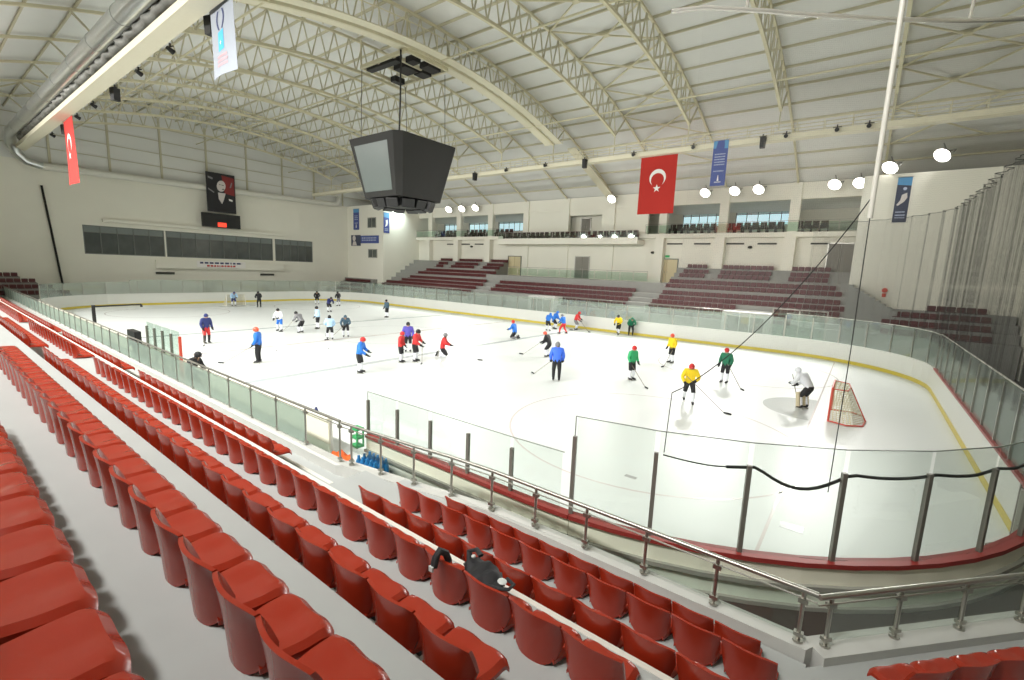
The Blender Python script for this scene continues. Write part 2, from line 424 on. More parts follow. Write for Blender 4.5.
# goals
def goal(sx, label, gy=0, gm='goalred'):
    g = thing('hockey_goal', label, 'goal', (sx, gy, 0), 0 if sx > 0 else PI, 'hockey goals')
    f = MB(); r = .035
    f.tube([(0, -.92, 0), (0, -.92, 1.15), (0, -.88, 1.22), (0, .88, 1.22), (0, .92, 1.15), (0, .92, 0)], r, 10)
    f.build('post_frame', M[gm], g, True)
    b = MB(); base = [(0, -.92, .03), (.55, -1.15, .03), (1.0, -.80, .03), (1.08, 0, .03), (1.0, .80, .03), (.55, 1.15, .03), (0, .92, .03)]
    b.tube(base, .028, 8); b.tube([(0, -.9, 1.2), (.45, -.75, 1.18), (.52, 0, 1.18), (.45, .75, 1.18), (0, .9, 1.2)], .02, 8)
    b.tube([(.52, 0, 1.18), (1.08, 0, .03)], .018, 8)
    b.build('base_frame', M[gm], g, True)
    nm = MB(); top = [(0, -.9, 1.2), (.45, -.75, 1.18), (.52, -.3, 1.18), (.52, .3, 1.18), (.45, .75, 1.18), (0, .9, 1.2)]
    bot = [(0, -.92, .03), (.75, -1.02, .03), (1.04, -.4, .03), (1.04, .4, .03), (.75, 1.02, .03), (0, .92, .03)]
    rows = [[V(top[i]).lerp(V(bot[i]), k/6) for i in range(6)] for k in range(7)]
    nm.grid(rows); nm.grid([[top[0], top[1], top[2]], [top[5], top[4], top[3]]])
    o = nm.build('goal_net', M['goalnet'], g)
    uvl = o.data.uv_layers.new(name='UVMap')
    for poly in o.data.polygons:
        for li in poly.loop_indices:
            c = o.data.vertices[o.data.loops[li].vertex_index].co
            uvl.data[li].uv = (c.y+c.x*.8, c.z) if abs(poly.normal.z) < .9 else (c.x, c.y)
    return g
goal(26.5, 'red framed ice hockey goal at the right end near the goalkeeper', -.45)
goal(-26.0, 'distant pale framed ice hockey goal under the dark windows', 0, 'pipe')

# ------------------------------------------------------------------ near stand (concrete steps)
def steps(mb, x0, x1, prof):
    for y0, y1, z in prof: mb.box(x0, x1, y0, y1, -.05, z)
    return mb
NEAR = [(-29, -24.6, 5.3), (-24.6, -23.7, 4.9), (-23.7, -22.9, 4.5), (-22.9, -22.06, 4.1), (-22.06, -21.24, 3.7), (-21.24, -19.98, 3.15), (-19.98, -19.61, 2.88),
        (-19.61, -18.32, 2.31), (-18.32, -17.99, 2.08)]
st = MB()
steps(st, -26, 20.7, NEAR+[(-17.99, -17.3, 1.53), (-17.3, -17.0, 1.2), (-17.0, -15.9, .75)])
steps(st, 20.7, 27.0, NEAR+[(-17.99, -16.70, 1.53), (-16.70, -16.44, 1.30), (-16.44, -15.85, 1.08)])
steps(st, 27.0, 31.0, NEAR[:6])
# the short diagonal flight at the corner, turned to follow the rounded boards
RA = V((27.05, -15.72)); RD = V((.671, .741)); RN = V((RD.y, -RD.x))        # along the railing / away from the rink
def dp(s, o, z): p = RA+RD*s+RN*o; return (p.x, p.y, z)
def diag(mb, s0, s1, o0, o1, z0, z1):
    return mb.prism([(s0, o0), (s1, o0), (s1, o1), (s0, o1)], lambda p: dp(p[0], p[1], z0), lambda p: dp(p[0], p[1], z1))
diag(st, -.75, 6, .12, .52, -.05, 1.12); diag(st, -1.1, 6, .52, 1.05, -.05, 1.2); diag(st, -1.6, 6, 1.05, 3.6, -.05, 1.53)
struct(st, 'floor_stand_near', M['concrete'], 'grey painted concrete steps of the near stand')
no = MB()
for y, z in ((-17.99, 2.08),):
    no.box(-26, 27, y-.05, y+.004, z-.05, z+.006)
no.box(20.7, 27, -16.49, -16.436, 1.20, 1.256)
no.box(-26, 20.7, -17.36, -17.296, 1.48, 1.536)
tag(no.build('trim_nosing', M['nosing']), 'pale painted step edges of the near stand', 'step edge', kind='structure')
LZ = lambda x: .98+.24*min(1, max(0, (x-19)/4.8))
le = MB()
le.prism([(-34.2, -16.22), (19.0, -16.22), (19.15, -16.18), (20.9, -16.03), (22.6, -15.83), (26.98, -15.83), (27.1, -15.6), (22.7, -15.6), (20.95, -15.78), (19.1, -15.93), (18.95, -15.95), (-34.2, -15.95)],
         lambda p: (p[0], p[1], -.05), lambda p: (p[0], p[1], LZ(p[0]) if p[0] > 19.05 else .95))
diag(le, -.02, 6, -.14, .14, -.05, 1.22)
struct(le, 'floor_ledge', M['ledge'], 'grey concrete kerb carrying the near railing')
bl = MB(); bl.box(-26, 20.29, -15.95, -15.17, -.05, .30)
struct(bl, 'floor_bench', M['ledge'], 'pale floor of the team bench lane')

# ------------------------------------------------------------------ seats
def make_seat():
    """one moulded shell: rounded back that bulges to the rear, pan with two leg hollows and a turned-down lip"""
    hw = .213
    def back(off):
        rows = []
        for i in range(9):
            v = i/8; row = []
            w = hw
            for j in range(13):
                u = -1+j/6
                zb_ = .19*(1-math.sqrt(max(0, 1-(max(0, abs(u)-.2)/.8)**2.2))); z = zb_+(.385-.02*abs(u)**4-zb_)*v
                y = -.080*(1-u*u)*(1-.45*v) - .05*(v*v-1) + .02*(1-v)**3
                row.append((w*u, y+off*(1), z+.0))
            rows.append(row)
        return rows
    b = MB(); A = back(0); B = back(.022)
    b.grid(A); b.grid([r[::-1] for r in B])
    def rim(a, c): b.grid([a, c])
    rim(A[-1], B[-1]); rim(A[0], B[0]); rim([r[0] for r in A], [r[0] for r in B]); rim([r[-1] for r in A], [r[-1] for r in B])
    def pan(off):
        rows = []
        for i in range(11):
            v = i/10; row = []
            for j in range(15):
                u = -1+j/7
                x = hw*u*(.80+.20*min(1, v*1.8)); y = .03+.355*v - .02*abs(u)**6*v
                z = .092 - .008*v + .013*v*v*(math.cos(u*2*PI)-1)*-.5*(1 if abs(u) > .0 else 1) - .016*math.sin(PI*v)*(1-u*u)
                z += -.030*max(0, abs(u)-.86)/.14
                z += -.050*max(0, v-.88)/.12
                row.append((x, y, z+off))
            rows.append(row)
        return rows
    p = MB(); A = pan(0); B = pan(-.028)
    p.grid(A); p.grid([r[::-1] for r in B])
    for a, c in ((A[-1], B[-1]), (A[0], B[0]), ([r[0] for r in A], [r[0] for r in B]), ([r[-1] for r in A], [r[-1] for r in B])): p.grid([a, c])
    k = MB()
    k.box(-.17, .17, .10, .16, -.02, .03)
    return b, p, k
sb, sp_, sk = make_seat()
seat0 = thing('stadium_seat', 'red seat', 'seat')
sb.build('backrest', M['seat'], seat0, True); sp_.build('seat_pan', M['seat'], seat0, True); sk.build('mounting_bracket', M['black'], seat0)
sm_ = MB(); sm_.v = []
for q in (sb, sp_): sm_.add(q.v, q.f)
seat1 = sm_.build('stadium_seat', M['seat'], None, True)           # the same seat as one mesh, for places where its parts are too small to tell
used = {'s0': False, 's1': False}
PITCH = .44
def put_seat(x, y, zb, label, group, parts, rz=0.):
    key = 's0' if parts else 's1'; src = seat0 if parts else seat1
    if used[key]: o = copy_tree(src)
    else: o = src; used[key] = True
    o.location = (x, y, zb); o.rotation_euler = (0, 0, rz)
    tag(o, label, 'seat', group); return o
def seat_row(y, ztop, xs, where, fromwhere, group, parts=True, reverse=True):
    N = len(xs)
    for i, x in enumerate(xs):
        k = N-i if reverse else i+1
        lab = 'red plastic seat, %s %s' % (ordinal(k), where) if not callable(where) else where(k)
        put_seat(x, y, ztop-.365, lab, group, parts)
rng = lambda x0, n_: [x0+.22+PITCH*k for k in range(n_)]
# rows counted from the front railing: G (front) to B, A is the one at the photo's lower left corner
seat_row(-16.36, 1.47, rng(22.23, 10), 'from right end of the front row beside the railing', '', 'red seats of the front row')
seat_row(-17.10, 1.89, rng(21.99, 11), 'from right end of the second row from the railing', '', 'red seats of the second row')
seat_row(-17.91, 2.23, rng(22.27, 10), 'from right end of the third row from the railing', '', 'red seats of the third row')
seat_row(-17.91, 2.23, rng(13.32, 15), 'from aisle in third row, section ending before the kerb bend', '', 'red seats of the third row')
seat_row(-18.71, 2.67, rng(13.38, 29), 'from right end of the fourth row from the railing', '', 'red seats of the fourth row')
seat_row(-19.53, 3.03, rng(13.76, 27), 'from right end of the fifth row from the railing', '', 'red seats of the fifth row')
bx = [22.97+.22+PITCH*k for k in range(-19, 6)]
seat_row(-20.35, 3.51, bx, 'from photo bottom in the long sixth row with tall backs', '', 'red seats of the sixth row')
ax = [23.9-.22+PITCH*k for k in range(-7, 6)]
seat_row(-21.13, 3.93, ax, 'from bottom in the glossy row at lower left corner', '', 'red seats of the row at the lower left corner')
for y, zt, rn in ((-17.91, 2.23, 'third'), (-18.71, 2.67, 'fourth'), (-19.53, 3.03, 'fifth')):
    seat_row(y, zt, rng(4.42, 16), 'from aisle in %s row, section left of the first aisle' % rn, '', 'red seats of the %s row beyond the aisle' % rn, False)
seat_row(-17.91, 2.23, [2.2-PITCH*k for k in range(34)][::-1], 'from aisle in third row, farthest section by the railing', '', 'red seats of the far third row', False)
seat_row(-18.71, 2.67, [2.2-PITCH*k for k in range(22)][::-1], 'from aisle in fourth row, farthest section', '', 'red seats of the far fourth row', False)
# the diagonal row at the lower right corner
ang = math.atan2(RD.y, RD.x)
for k in range(7):
    p = dp(.0+.10+PITCH*k, 1.0, 1.54)
    put_seat(p[0], p[1], p[2], 'red plastic seat, %s from left in the row at lower right corner' % ordinal(k+1), 'red seats of the row at the lower right corner', True, ang)
# small block of seats in the far right corner, under the white tower wall
def low_seat(mb, x, y, zt, s, turn=False):
    """s: +1 faces the near side (with turn: the right end)"""
    zb = zt-.36
    Q = (lambda a, b, z: (x-b*s, y+a, z)) if turn else (lambda a, b, z: (x+a, y+b*s, z))
    prof = [(-.17, 0), (.17, 0), (.21, .12), (.21, .33), (.17, .36), (-.17, .36), (-.21, .33), (-.21, .12)]
    mb.prism(prof, lambda p: Q(p[0], 0, zb+p[1]), lambda p: Q(p[0], .05, zb+p[1]))
    mb.prism([(-.205, -.38), (.205, -.38), (.205, 0), (-.205, 0)], lambda p: Q(p[0], p[1], zb+.02), lambda p: Q(p[0], p[1], zb+.07))
def corner_seat_mesh():
    m = MB(); low_seat(m, 0, 0, .36, 1); return m
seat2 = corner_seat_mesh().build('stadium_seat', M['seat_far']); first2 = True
CR = ((16.3, 2.2, 28.0, 11), (17.0, 2.75, 28.0, 11), (17.7, 3.25, 28.5, 10), (18.4, 3.72, 30.2, 6))
for r_, (y, zt, x0, n_) in enumerate(CR):
    for k in range(n_):
        o = seat2 if first2 else seat2.copy()
        if not first2: COL.objects.link(o)
        first2 = False; o.location = (x0+.25+.46*k, y, zt-.36)
        tag(o, 'dark red corner seat below the white tower, %s from left in %s row up' % (ordinal(k+1), ordinal(r_+1)), 'seat', 'seats below the white tower in the right corner')
cs = MB()
for y, zt, x0, n_ in CR: cs.box(27.3, 34.2, y-.38, 18.9, -.05, zt-.36)
for y0, z in ((16.15, 1.1), (16.85, 1.7), (17.55, 2.3), (18.25, 2.85)): cs.box(-34.2, -27.3, y0, 18.9, -.05, z)
CL = ((-31.7, 1.45, -12.2), (-32.4, 1.95, -13.2), (-33.1, 2.45, -14.2), (-33.8, 2.95, -15.2))
for x, zt, y1 in CL: cs.box(-34.2, x+.4, -18.9, y1+.3, -.05, zt-.36)
for k in range(9): cs.box(26+.31*k, 26.31+.31*k, 17.5, 18.88, -.05, 4.85-.2*k)
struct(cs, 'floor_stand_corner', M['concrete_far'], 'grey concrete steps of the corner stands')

# everything farther than those: hundreds of seats across the rink, as one mass
far = MB()
FAR = [(17.5, 2.0), (18.3, 2.4), (19.1, 2.85), (19.9, 3.23), (20.7, 3.65), (21.5, 4.25), (22.3, 4.66), (23.1, 5.23), (23.9, 5.62), (24.7, 6.12)]
def far_row(x0, x1, i):
    y, z = FAR[i]; x = x0+.23
    while x < x1-.1: low_seat(far, x, y, z, 1); x += .46
for i in range(10):
    if i >= 7:
        for a, b in ((12.9+.1*(i-7), 15.2), (16.3, 20.7), (21.8, 24.5+.0*i), (-20.8+.4*(9-i), -18.4), (-17.2, -12.8), (-11.6, -8.6)): far_row(a, b, i)
        continue
    if i <= 2:
        far_row(12.0, 19.0, i); far_row(21.6, 22.9 if i < 2 else 25.9, i)
    else: far_row(12.3, 26.2-.3*(i-3), i)
    if 2 <= i <= 5: far_row(-6.8, 10.0, i)
    elif i < 2: far_row(3, 10.0, i)
    far_row(-25.6+(.75*i if i > 2 else 0), -9.0+.1*i, i)
for k, (y, zt, n_) in enumerate(((16.7, 1.55, 13), (17.4, 2.15, 13), (18.1, 2.75, 13))):
    for j in range(n_):
        low_seat(far, -33.6+.46*j, y, zt, 1)
for x, zt, y1 in CL:
    for j in range(int((y1+18.6)/.46)): low_seat(far, x, y1-.46*j, zt, 1, True)
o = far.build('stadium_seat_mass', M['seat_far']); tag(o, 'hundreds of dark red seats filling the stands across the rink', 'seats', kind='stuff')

# ------------------------------------------------------------------ far stand, walls, towers
fs = MB()
for (x0, x1, top) in ((-26, -9.2, 10), (-9.2, -7.0, 6), (-7.0, 10.3, 6), (10.3, 12.3, 6), (12.3, 26, 10)):
    for i, (y, z) in enumerate(FAR[:top]):
        fs.box(x0, x1, y-.42, y+.40 if i+1 < top else 25.3, -.05, (z-.36 if top == 10 or i+1 < top else 4.25))
fs.box(-26, 26, 16.85, 17.08, -.05, 1.75)
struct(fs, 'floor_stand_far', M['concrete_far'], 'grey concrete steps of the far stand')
XR = [4.6+5.6*k for k in range(-6, 5)]            # bays of the hall: -29 ... 27
wf = MB()
yb = 25.3
wf.box(-26, 26, yb, yb+.3, -.05, 8.6)                                         # wall below the upper gallery
wf.box(-26, 26, yb-.05, yb+.35, 11.75, 13.1)                                   # beam over the gallery openings
wf.box(-26, 26, yb-.6, 29.2, 8.6, 9.0)                                        # gallery floor slab
wf.box(-9.6, 8.4, yb-1.9, yb, 7.95, 8.35); wf.box(-9.6, 8.4, yb-1.9, yb-1.75, 8.35, 8.6)     # middle balcony
wf.box(-6.6, -1.1, yb, yb+.3, 9.0, 11.75); wf.box(3.4, 8.6, yb, yb+.3, 9.0, 11.75); wf.box(-1.1, 3.4, yb, yb+.3, 11.2, 11.75)
wf.box(-1.1, 3.4, yb+1.2, yb+1.4, 8.4, 11.75)
struct(wf, 'wall_far', M['wall'], 'cream wall and gallery of the far side')
gb = MB()          # gallery back wall with window openings
wins = [(-24.5, -21.5), (-19.5, -15.5), (-14.0, -8.6), (10.9, 15.0), (16.0, 20.9)]
x = -26.0
for a, b in wins:
    gb.box(x, a, 28.9, 29.2, 9.0, 13.1); gb.box(a, b, 28.9, 29.2, 9.0, 10.0); gb.box(a, b, 28.9, 29.2, 11.7, 13.1); x = b
gb.box(x, 26, 28.9, 29.2, 9.0, 13.1)
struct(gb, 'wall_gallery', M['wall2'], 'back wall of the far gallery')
for k, (a, b) in enumerate(wins):
    t = thing('window_%d' % (k+1), 'daylit gallery window, %s from the left' % ordinal(k+1), 'window', (a, 28.95, 10.0)); t['kind'] = 'structure'
    f = MB(); w = b-a
    f.box(0, w, 0, .08, 0, .07); f.box(0, w, 0, .08, 1.63, 1.7); f.box(0, .07, 0, .08, 0, 1.7); f.box(w-.07, w, 0, .08, 0, 1.7)
    nx = max(3, round(w/.9))
    for j in range(1, nx): f.box(w*j/nx-.03, w*j/nx+.03, .01, .07, 0, 1.7)
    f.box(0, w, .01, .07, 1.05, 1.11)
    f.build('window_frame', M['winframe'], t)
    MB().box(.05, w-.05, .035, .045, .05, 1.65).build('window_pane', M['bglass'], t)
co = 0
for x in XR[1:]:
    if abs(x) > 25.5: continue
    m = MB(); m.box(x-.42, x+.42, yb-.75 if x > 8.8 or x < -10 else yb-.12, yb+.02, 0 if not -10 < x < 8.8 else 4.2, 8.6)
    m.box(x-.38, x+.38, yb-.25, yb+.3, 9.0, 13.1)
    struct(m, 'trim_column', M['wall'], 'cream column of the far wall')
def door(k, x, w, h, z, m, label, y=yb, frame='steel', leafs=2):
    t = thing('door_%d' % k, label, 'door', (x, y-.05, z)); t['kind'] = 'structure'
    f = MB(); f.box(-w/2-.08, -w/2, -.06, .06, 0, h+.08); f.box(w/2, w/2+.08, -.06, .06, 0, h+.08); f.box(-w/2-.08, w/2+.08, -.06, .06, h, h+.08)
    f.build('door_frame', M[frame], t)
    for j in range(leafs):
        a = -w/2+w*j/leafs; b = a+w/leafs
        l = MB(); l.bbox(a+.01, b-.01, -.03, .03, .02, h-.01, .012); lo = l.build('door_leaf', m, t)
        hx = b-.12 if j == 0 else a+.12
        MB().tube([(hx, -.035, .95), (hx, -.09, .95), (hx, -.09, 1.15), (hx, -.035, 1.15)], .014, 6).build('door_handle', M['steel'], lo)
door(1, -8.2, 1.9, 2.3, 4.25, M['doorlight'], 'glazed double door at left aisle of the far stand', frame='winframe')
door(2, 1.35, 1.7, 2.4, 4.25, M['door'], 'grey double door behind the middle far seats')
door(3, 10.9, 2.1, 2.3, 4.25, M['doorlight'], 'cream double door with green exit sign above', frame='winframe')
door(4, 25.0, 1.7, 2.3, 5.75, M['door'], 'grey double door at the right end of the far stand')
door(5, .9, 1.1, 2.0, 8.95, M['door'], 'dark glazed door in the middle balcony recess', y=yb+1.15)
t = tag(MB().box(10.7, 11.1, yb-.12, yb-.02, 6.75, 6.95).build('exit_sign', M['green']), 'small green exit sign above the cream double door', 'sign')
for k, x in enumerate((-19.4, -16.6, -14.2, 11.5, 14.1, 17.0, 19.6, 23.6)):
    m = MB(); m.box(x-.75, x+.75, yb-.06, yb-.005, 8.0, 8.14)
    for j in range(9): m.box(x-.7+.155*j, x-.66+.155*j, yb-.075, yb-.06, 8.01, 8.13)
    tag(m.build('air_vent', M['vent']), 'dark slot air vent under the far gallery, %s from left' % ordinal(k+1), 'vent', 'slot vents under the gallery')
for k, (x, z) in enumerate(((-15.4, 7.75), (9.4, 7.2), (18.3, 7.75))):
    m = MB(); m.lathe([(.02, .12), (.14, .1), (.2, 0), (.14, -.1), (.02, -.12)], (x, yb-.2, z), 12); m.box(x-.03, x+.03, yb-.2, yb, z-.03, z+.03)
    tag(m.build('wall_speaker', M['vent'], None, True), 'small round grey wall speaker below the gallery, %s from left' % ordinal(k+1), 'speaker')

# gallery railings and chairs
def rail_run(name, label, a, b, z, h, npost, post='steel', glass='glass', top=.02, cat='railing', group=None, low=False):
    a = V((a[0], a[1], z)); b = V((b[0], b[1], z)); t = thing(name, label, cat, a, 0, group); d = b-a
    MB().tube([(0, 0, h), (d.x, d.y, h)], top, 8).build('handrail', M[post], t, True)
    u = d.normalized(); nn = V((u.y, -u.x, 0))
    for k in range(npost+1):
        p = d*(k/npost); m = MB(); m.tube([(p.x, p.y, 0), (p.x, p.y, h)], .018, 6); m.box(p.x-.04, p.x+.04, p.y-.04, p.y+.04, 0, .015)
        m.build('post', M[post], t)
        if glass and k < npost:
            q = d*((k+1)/npost); e = u*.05; g = MB()
            vs = [(c.x+s*nn.x*.005, c.y+s*nn.y*.005, zz) for zz in (.10, h-.12) for c, s in ((p+e, -1), (q-e, -1), (q-e, 1), (p+e, 1))]
            g.add(vs, [(0, 3, 2, 1), (4, 5, 6, 7), (0, 1, 5, 4), (1, 2, 6, 5), (2, 3, 7, 6), (3, 0, 4, 7)])
            g.build('glass_pane', M[glass], t)
    return t
rail_run('gallery_railing', 'glass railing along the left part of the far gallery', (-26, yb-.5), (-9.7, yb-.5), 9.0, .95, 11, 'steel', 'bglass')
rail_run('gallery_railing', 'railing along the middle balcony of the far side', (-9.5, yb-1.8), (8.3, yb-1.8), 8.35, .95, 16, 'steel', 'bglass')
rail_run('gallery_railing', 'glass railing along the right part of the far gallery', (8.6, yb-.5), (26, yb-.5), 9.0, .95, 13, 'steel', 'bglass')
rail_run('walkway_railing', 'glass railing behind the middle far seats', (-6.8, 22.2), (10.2, 22.2), 4.25, 1.0, 12, 'steel', 'bglass')
rail_run('stand_railing', 'low railing in front of the left far seats', (-25.8, 16.95), (-9.3, 16.95), 1.75, .8, 12, 'steel', 'bglass')
rail_run('stand_railing', 'low railing in front of the middle far seats', (3.2, 16.95), (10.2, 16.95), 1.75, .8, 6, 'steel', 'bglass')
rail_run('stand_railing', 'low railing in front of the right far seats', (12.2, 16.95), (18.9, 16.95), 1.75, .8, 6, 'steel', 'bglass')
ch = MB(); ch.bbox(-.26, .26, -.02, .06, .42, 1.0, .02); ch.bbox(-.25, .25, -.48, 0, .36, .46, .02)
for sx in (-.27, .27): ch.box(sx-.03, sx+.03, -.42, .05, .0, .60)
ch0 = ch.build('gallery_chair', M['dull_chair']); first = True
def chairs(xs, y, z, where, group):
    global first
    for k, x in enumerate(xs):
        o = ch0 if first else ch0.copy()
        if not first: COL.objects.link(o)
        first = False
        o.location = (x, y, z); tag(o, 'dark gallery chair, %s from left %s' % (ordinal(k+1), where), 'chair', group)
fr = lambda a, b, n_: [a+(b-a)*k/(n_-1) for k in range(n_)]
chairs(fr(-23.6, -18.6, 8), yb+.6, 9.0, 'in the first left bay of the gallery', 'chairs in the left gallery')
chairs(fr(-16.8, -9.4, 11), yb+.6, 9.0, 'in the second left bay of the gallery', 'chairs in the left gallery')
chairs(fr(-8.8, -3.0, 10), yb-1.0, 8.35, 'at left of the middle balcony', 'chairs on the middle balcony')
chairs(fr(-2.2, 2.4, 8), yb-1.0, 8.35, 'at centre of the middle balcony', 'chairs on the middle balcony')
chairs(fr(3.2, 7.8, 8), yb-1.0, 8.35, 'at right of the middle balcony', 'chairs on the middle balcony')
chairs(fr(11.0, 14.8, 7), yb+.6, 9.0, 'in the first right bay of the gallery', 'chairs in the right gallery')
chairs(fr(16.4, 20.4, 7), yb+.6, 9.0, 'in the second right bay of the gallery', 'chairs in the right gallery')
chairs(fr(21.8, 23.6, 4), yb+.6, 9.0, 'in the last right bay of the gallery', 'chairs in the right gallery')

# end walls, gables and corner towers
def arch(y): return 19.3-y*y/103.0      # roof line
for s, nm in ((-1, 'left'), (1, 'right')):
    w = MB(); x0, x1 = sorted((s*34.3, s*34.6))
    if s > 0:
        w.box(x0, x1, -29.2, 29.2, -.05, 13.0)
    else:
        ya, yc, za, zc = -10.2, 13.4, 4.85, 7.65
        w.box(x0, x1, -29.2, ya, -.05, 13.0); w.box(x0, x1, yc, 29.2, -.05, 13.0); w.box(x0, x1, ya, yc, -.05, za); w.box(x0, x1, ya, yc, zc, 13.0)
        w.box(x1, x1+.35, ya+1.5, 9.4, 8.05, 8.35); w.box(x1, x1+.35, -4.6, 9.2, 3.6, 4.5)          # ledge and white fascia
    struct(w, 'wall_'+nm, M['wall'], 'cream wall of the %s end' % nm)
    if s > 0:
        d_ = MB(); d_.box(34.2, 34.31, -18, 15, -.05, 3.4); d_.box(34.22, 34.31, -12, 9, 5.6, 8.4); struct(d_, 'trim_dado_right', M['dark_sheet'], 'dark grey sheets added on the right end wall')  # dark sheets added to darken the area behind the end boards
    g = MB(); ys = [-29.2+58.4*k/40 for k in range(41)]
    poly = [(-29.2, 13.0)]+[(y, max(13.0, arch(y)+.3)) for y in ys]+[(29.2, 13.0)]
    g.prism(poly, lambda p: (x0, p[0], p[1]), lambda p: (x1, p[0], p[1]))
    struct(g, 'wall_gable_'+nm, M['roof'], 'clad gable of the %s end' % nm)
    gs = MB(); xi = -34.25 if s < 0 else 34.25
    for k in range(-4, 5):
        y = .9+4.3*k
        if arch(y)-13 > .5: gs.box(xi-.06, xi+.06, y-.09, y+.09, 13.0, arch(y))
    for z in (14.3, 15.6, 16.9, 18.2):
        ym = math.sqrt(max(0, (19.3-z)*103)); gs.box(xi-.04, xi+.04, -ym, ym, z-.025, z+.025)
    struct(gs, 'trim_gable_'+nm, M['purlin'], 'steel studs of the %s gable' % nm)
tw = MB()
for sx in (-1, 1):
    for sy in (-1, 1):
        x0, x1 = sorted((sx*26.0, sx*34.4)); y0, y1 = sorted((sy*18.9, sy*29.2))
        if sy < 0 and sx > 0: x0, x1 = 31.0, 34.4
        tw.box(x0, x1, y0, y1, -.05, 13.0 if sx < 0 else 12.1)
struct(tw, 'wall_tower', M['wall'], 'cream corner tower blocks of the hall')
nb = MB(); nb.box(-34.6, 34.6, -29.2, -28.9, -.05, 13.1); struct(nb, 'wall_near', M['wall'], 'cream wall behind the near stand')
fb = MB(); fb.box(-34.6, 34.6, 29.2, 29.4, -.05, 9.0); fb.box(-34.6, -26, 29.0, 29.4, 9.0, 13.1); fb.box(26, 34.6, 29.0, 29.4, 9.0, 13.1)
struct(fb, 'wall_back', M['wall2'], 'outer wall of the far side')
# tower and end-wall openings
def win_dark(k, y0, y1, z0, z1, n_, label, x=-34.3):
    t = thing('window_%d' % k, label, 'window', (x-.12, y0, z0)); t['kind'] = 'structure'; w = y1-y0; h = z1-z0; f = MB()
    for a, b in ((0, .08), (w-.08, w)): f.box(-.05, .1, a, b, 0, h)
    f.box(-.05, .1, 0, w, 0, .08); f.box(-.05, .1, 0, w, h-.08, h); f.box(-.03, .08, 0, w, h*.76-.03, h*.76+.03)
    for j in range(1, n_): f.box(-.03, .08, w*j/n_-.035, w*j/n_+.035, 0, h)
    f.build('window_frame', M['winframe'], t)
    MB().box(-.02, .0, .05, w-.05, .05, h*.76).build('window_pane', M['darkglass'], t)
    MB().box(-.03, .01, .05, w-.05, h*.77, h-.05).build('transom_panel', M['blindgrey'], t)
win_dark(6, -10.2, -3.6, 4.85, 7.65, 5, 'dark strip window at left of the end wall')
win_dark(7, -3.45, 8.0, 4.85, 7.65, 8, 'dark strip window in middle of the end wall')
win_dark(8, 8.3, 13.4, 4.85, 7.65, 5, 'dark strip window at right of the end wall')
m = MB(); m.box(-34.7, -34.32, 8.0, 8.3, 4.85, 7.65); m.box(-34.7, -34.32, -3.6, -3.45, 4.85, 7.65)
struct(m, 'trim_window_pier', M['wall'], 'cream piers between the dark windows')
m = MB(); m.box(-34.8, -34.6, -10.4, 13.6, 4.6, 7.8); struct(m, 'wall_window_back', M['charcoal'], 'dark room behind the strip windows')
def win_tower(k, x0, x1, z0, z1, label):
    t = thing('window_%d' % k, label, 'window', (x0, 18.9, z0)); t['kind'] = 'structure'; w = x1-x0; h = z1-z0; f = MB()
    for a, b in ((0, .1), (w-.1, w), (w/2-.04, w/2+.04)): f.box(a, b, -.06, .02, 0, h)
    f.box(0, w, -.06, .02, 0, .1); f.box(0, w, -.06, .02, h-.1, h)
    f.build('window_frame', M['rail_grey'], t); MB().box(.05, w-.05, -.02, .0, .05, h-.05).build('window_pane', M['darkglass'], t)
win_tower(9, -29.4, -27.5, 9.9, 11.3, 'upper small window of the left corner tower')
win_tower(10, -29.3, -27.3, 5.8, 7.0, 'lower small window of the left corner tower')
m = MB(); m.tube([(-34.15, -12.75, 10.9), (-34.15, -12.4, 6.5), (-34.15, -12.05, 1.9)], .085, 8)
tag(m.build('drain_pipe', M['charcoal'], None, True), 'dark slanting pipe up the left end wall beside the windows', 'pipe')
for k, y in enumerate((-4.6, 6.3)):
    m = MB(); m.box(-34.32, -34.2, y, y+1.7, 2.95, 3.2)
    for j in range(10): m.box(-34.2, -34.18, y+.05+.165*j, y+.1+.165*j, 2.97, 3.18)
    tag(m.build('wall_grille', M['vent']), 'dark slot grille low on the end wall, %s' % ('left one' if k == 0 else 'right one near the goal'), 'vent')

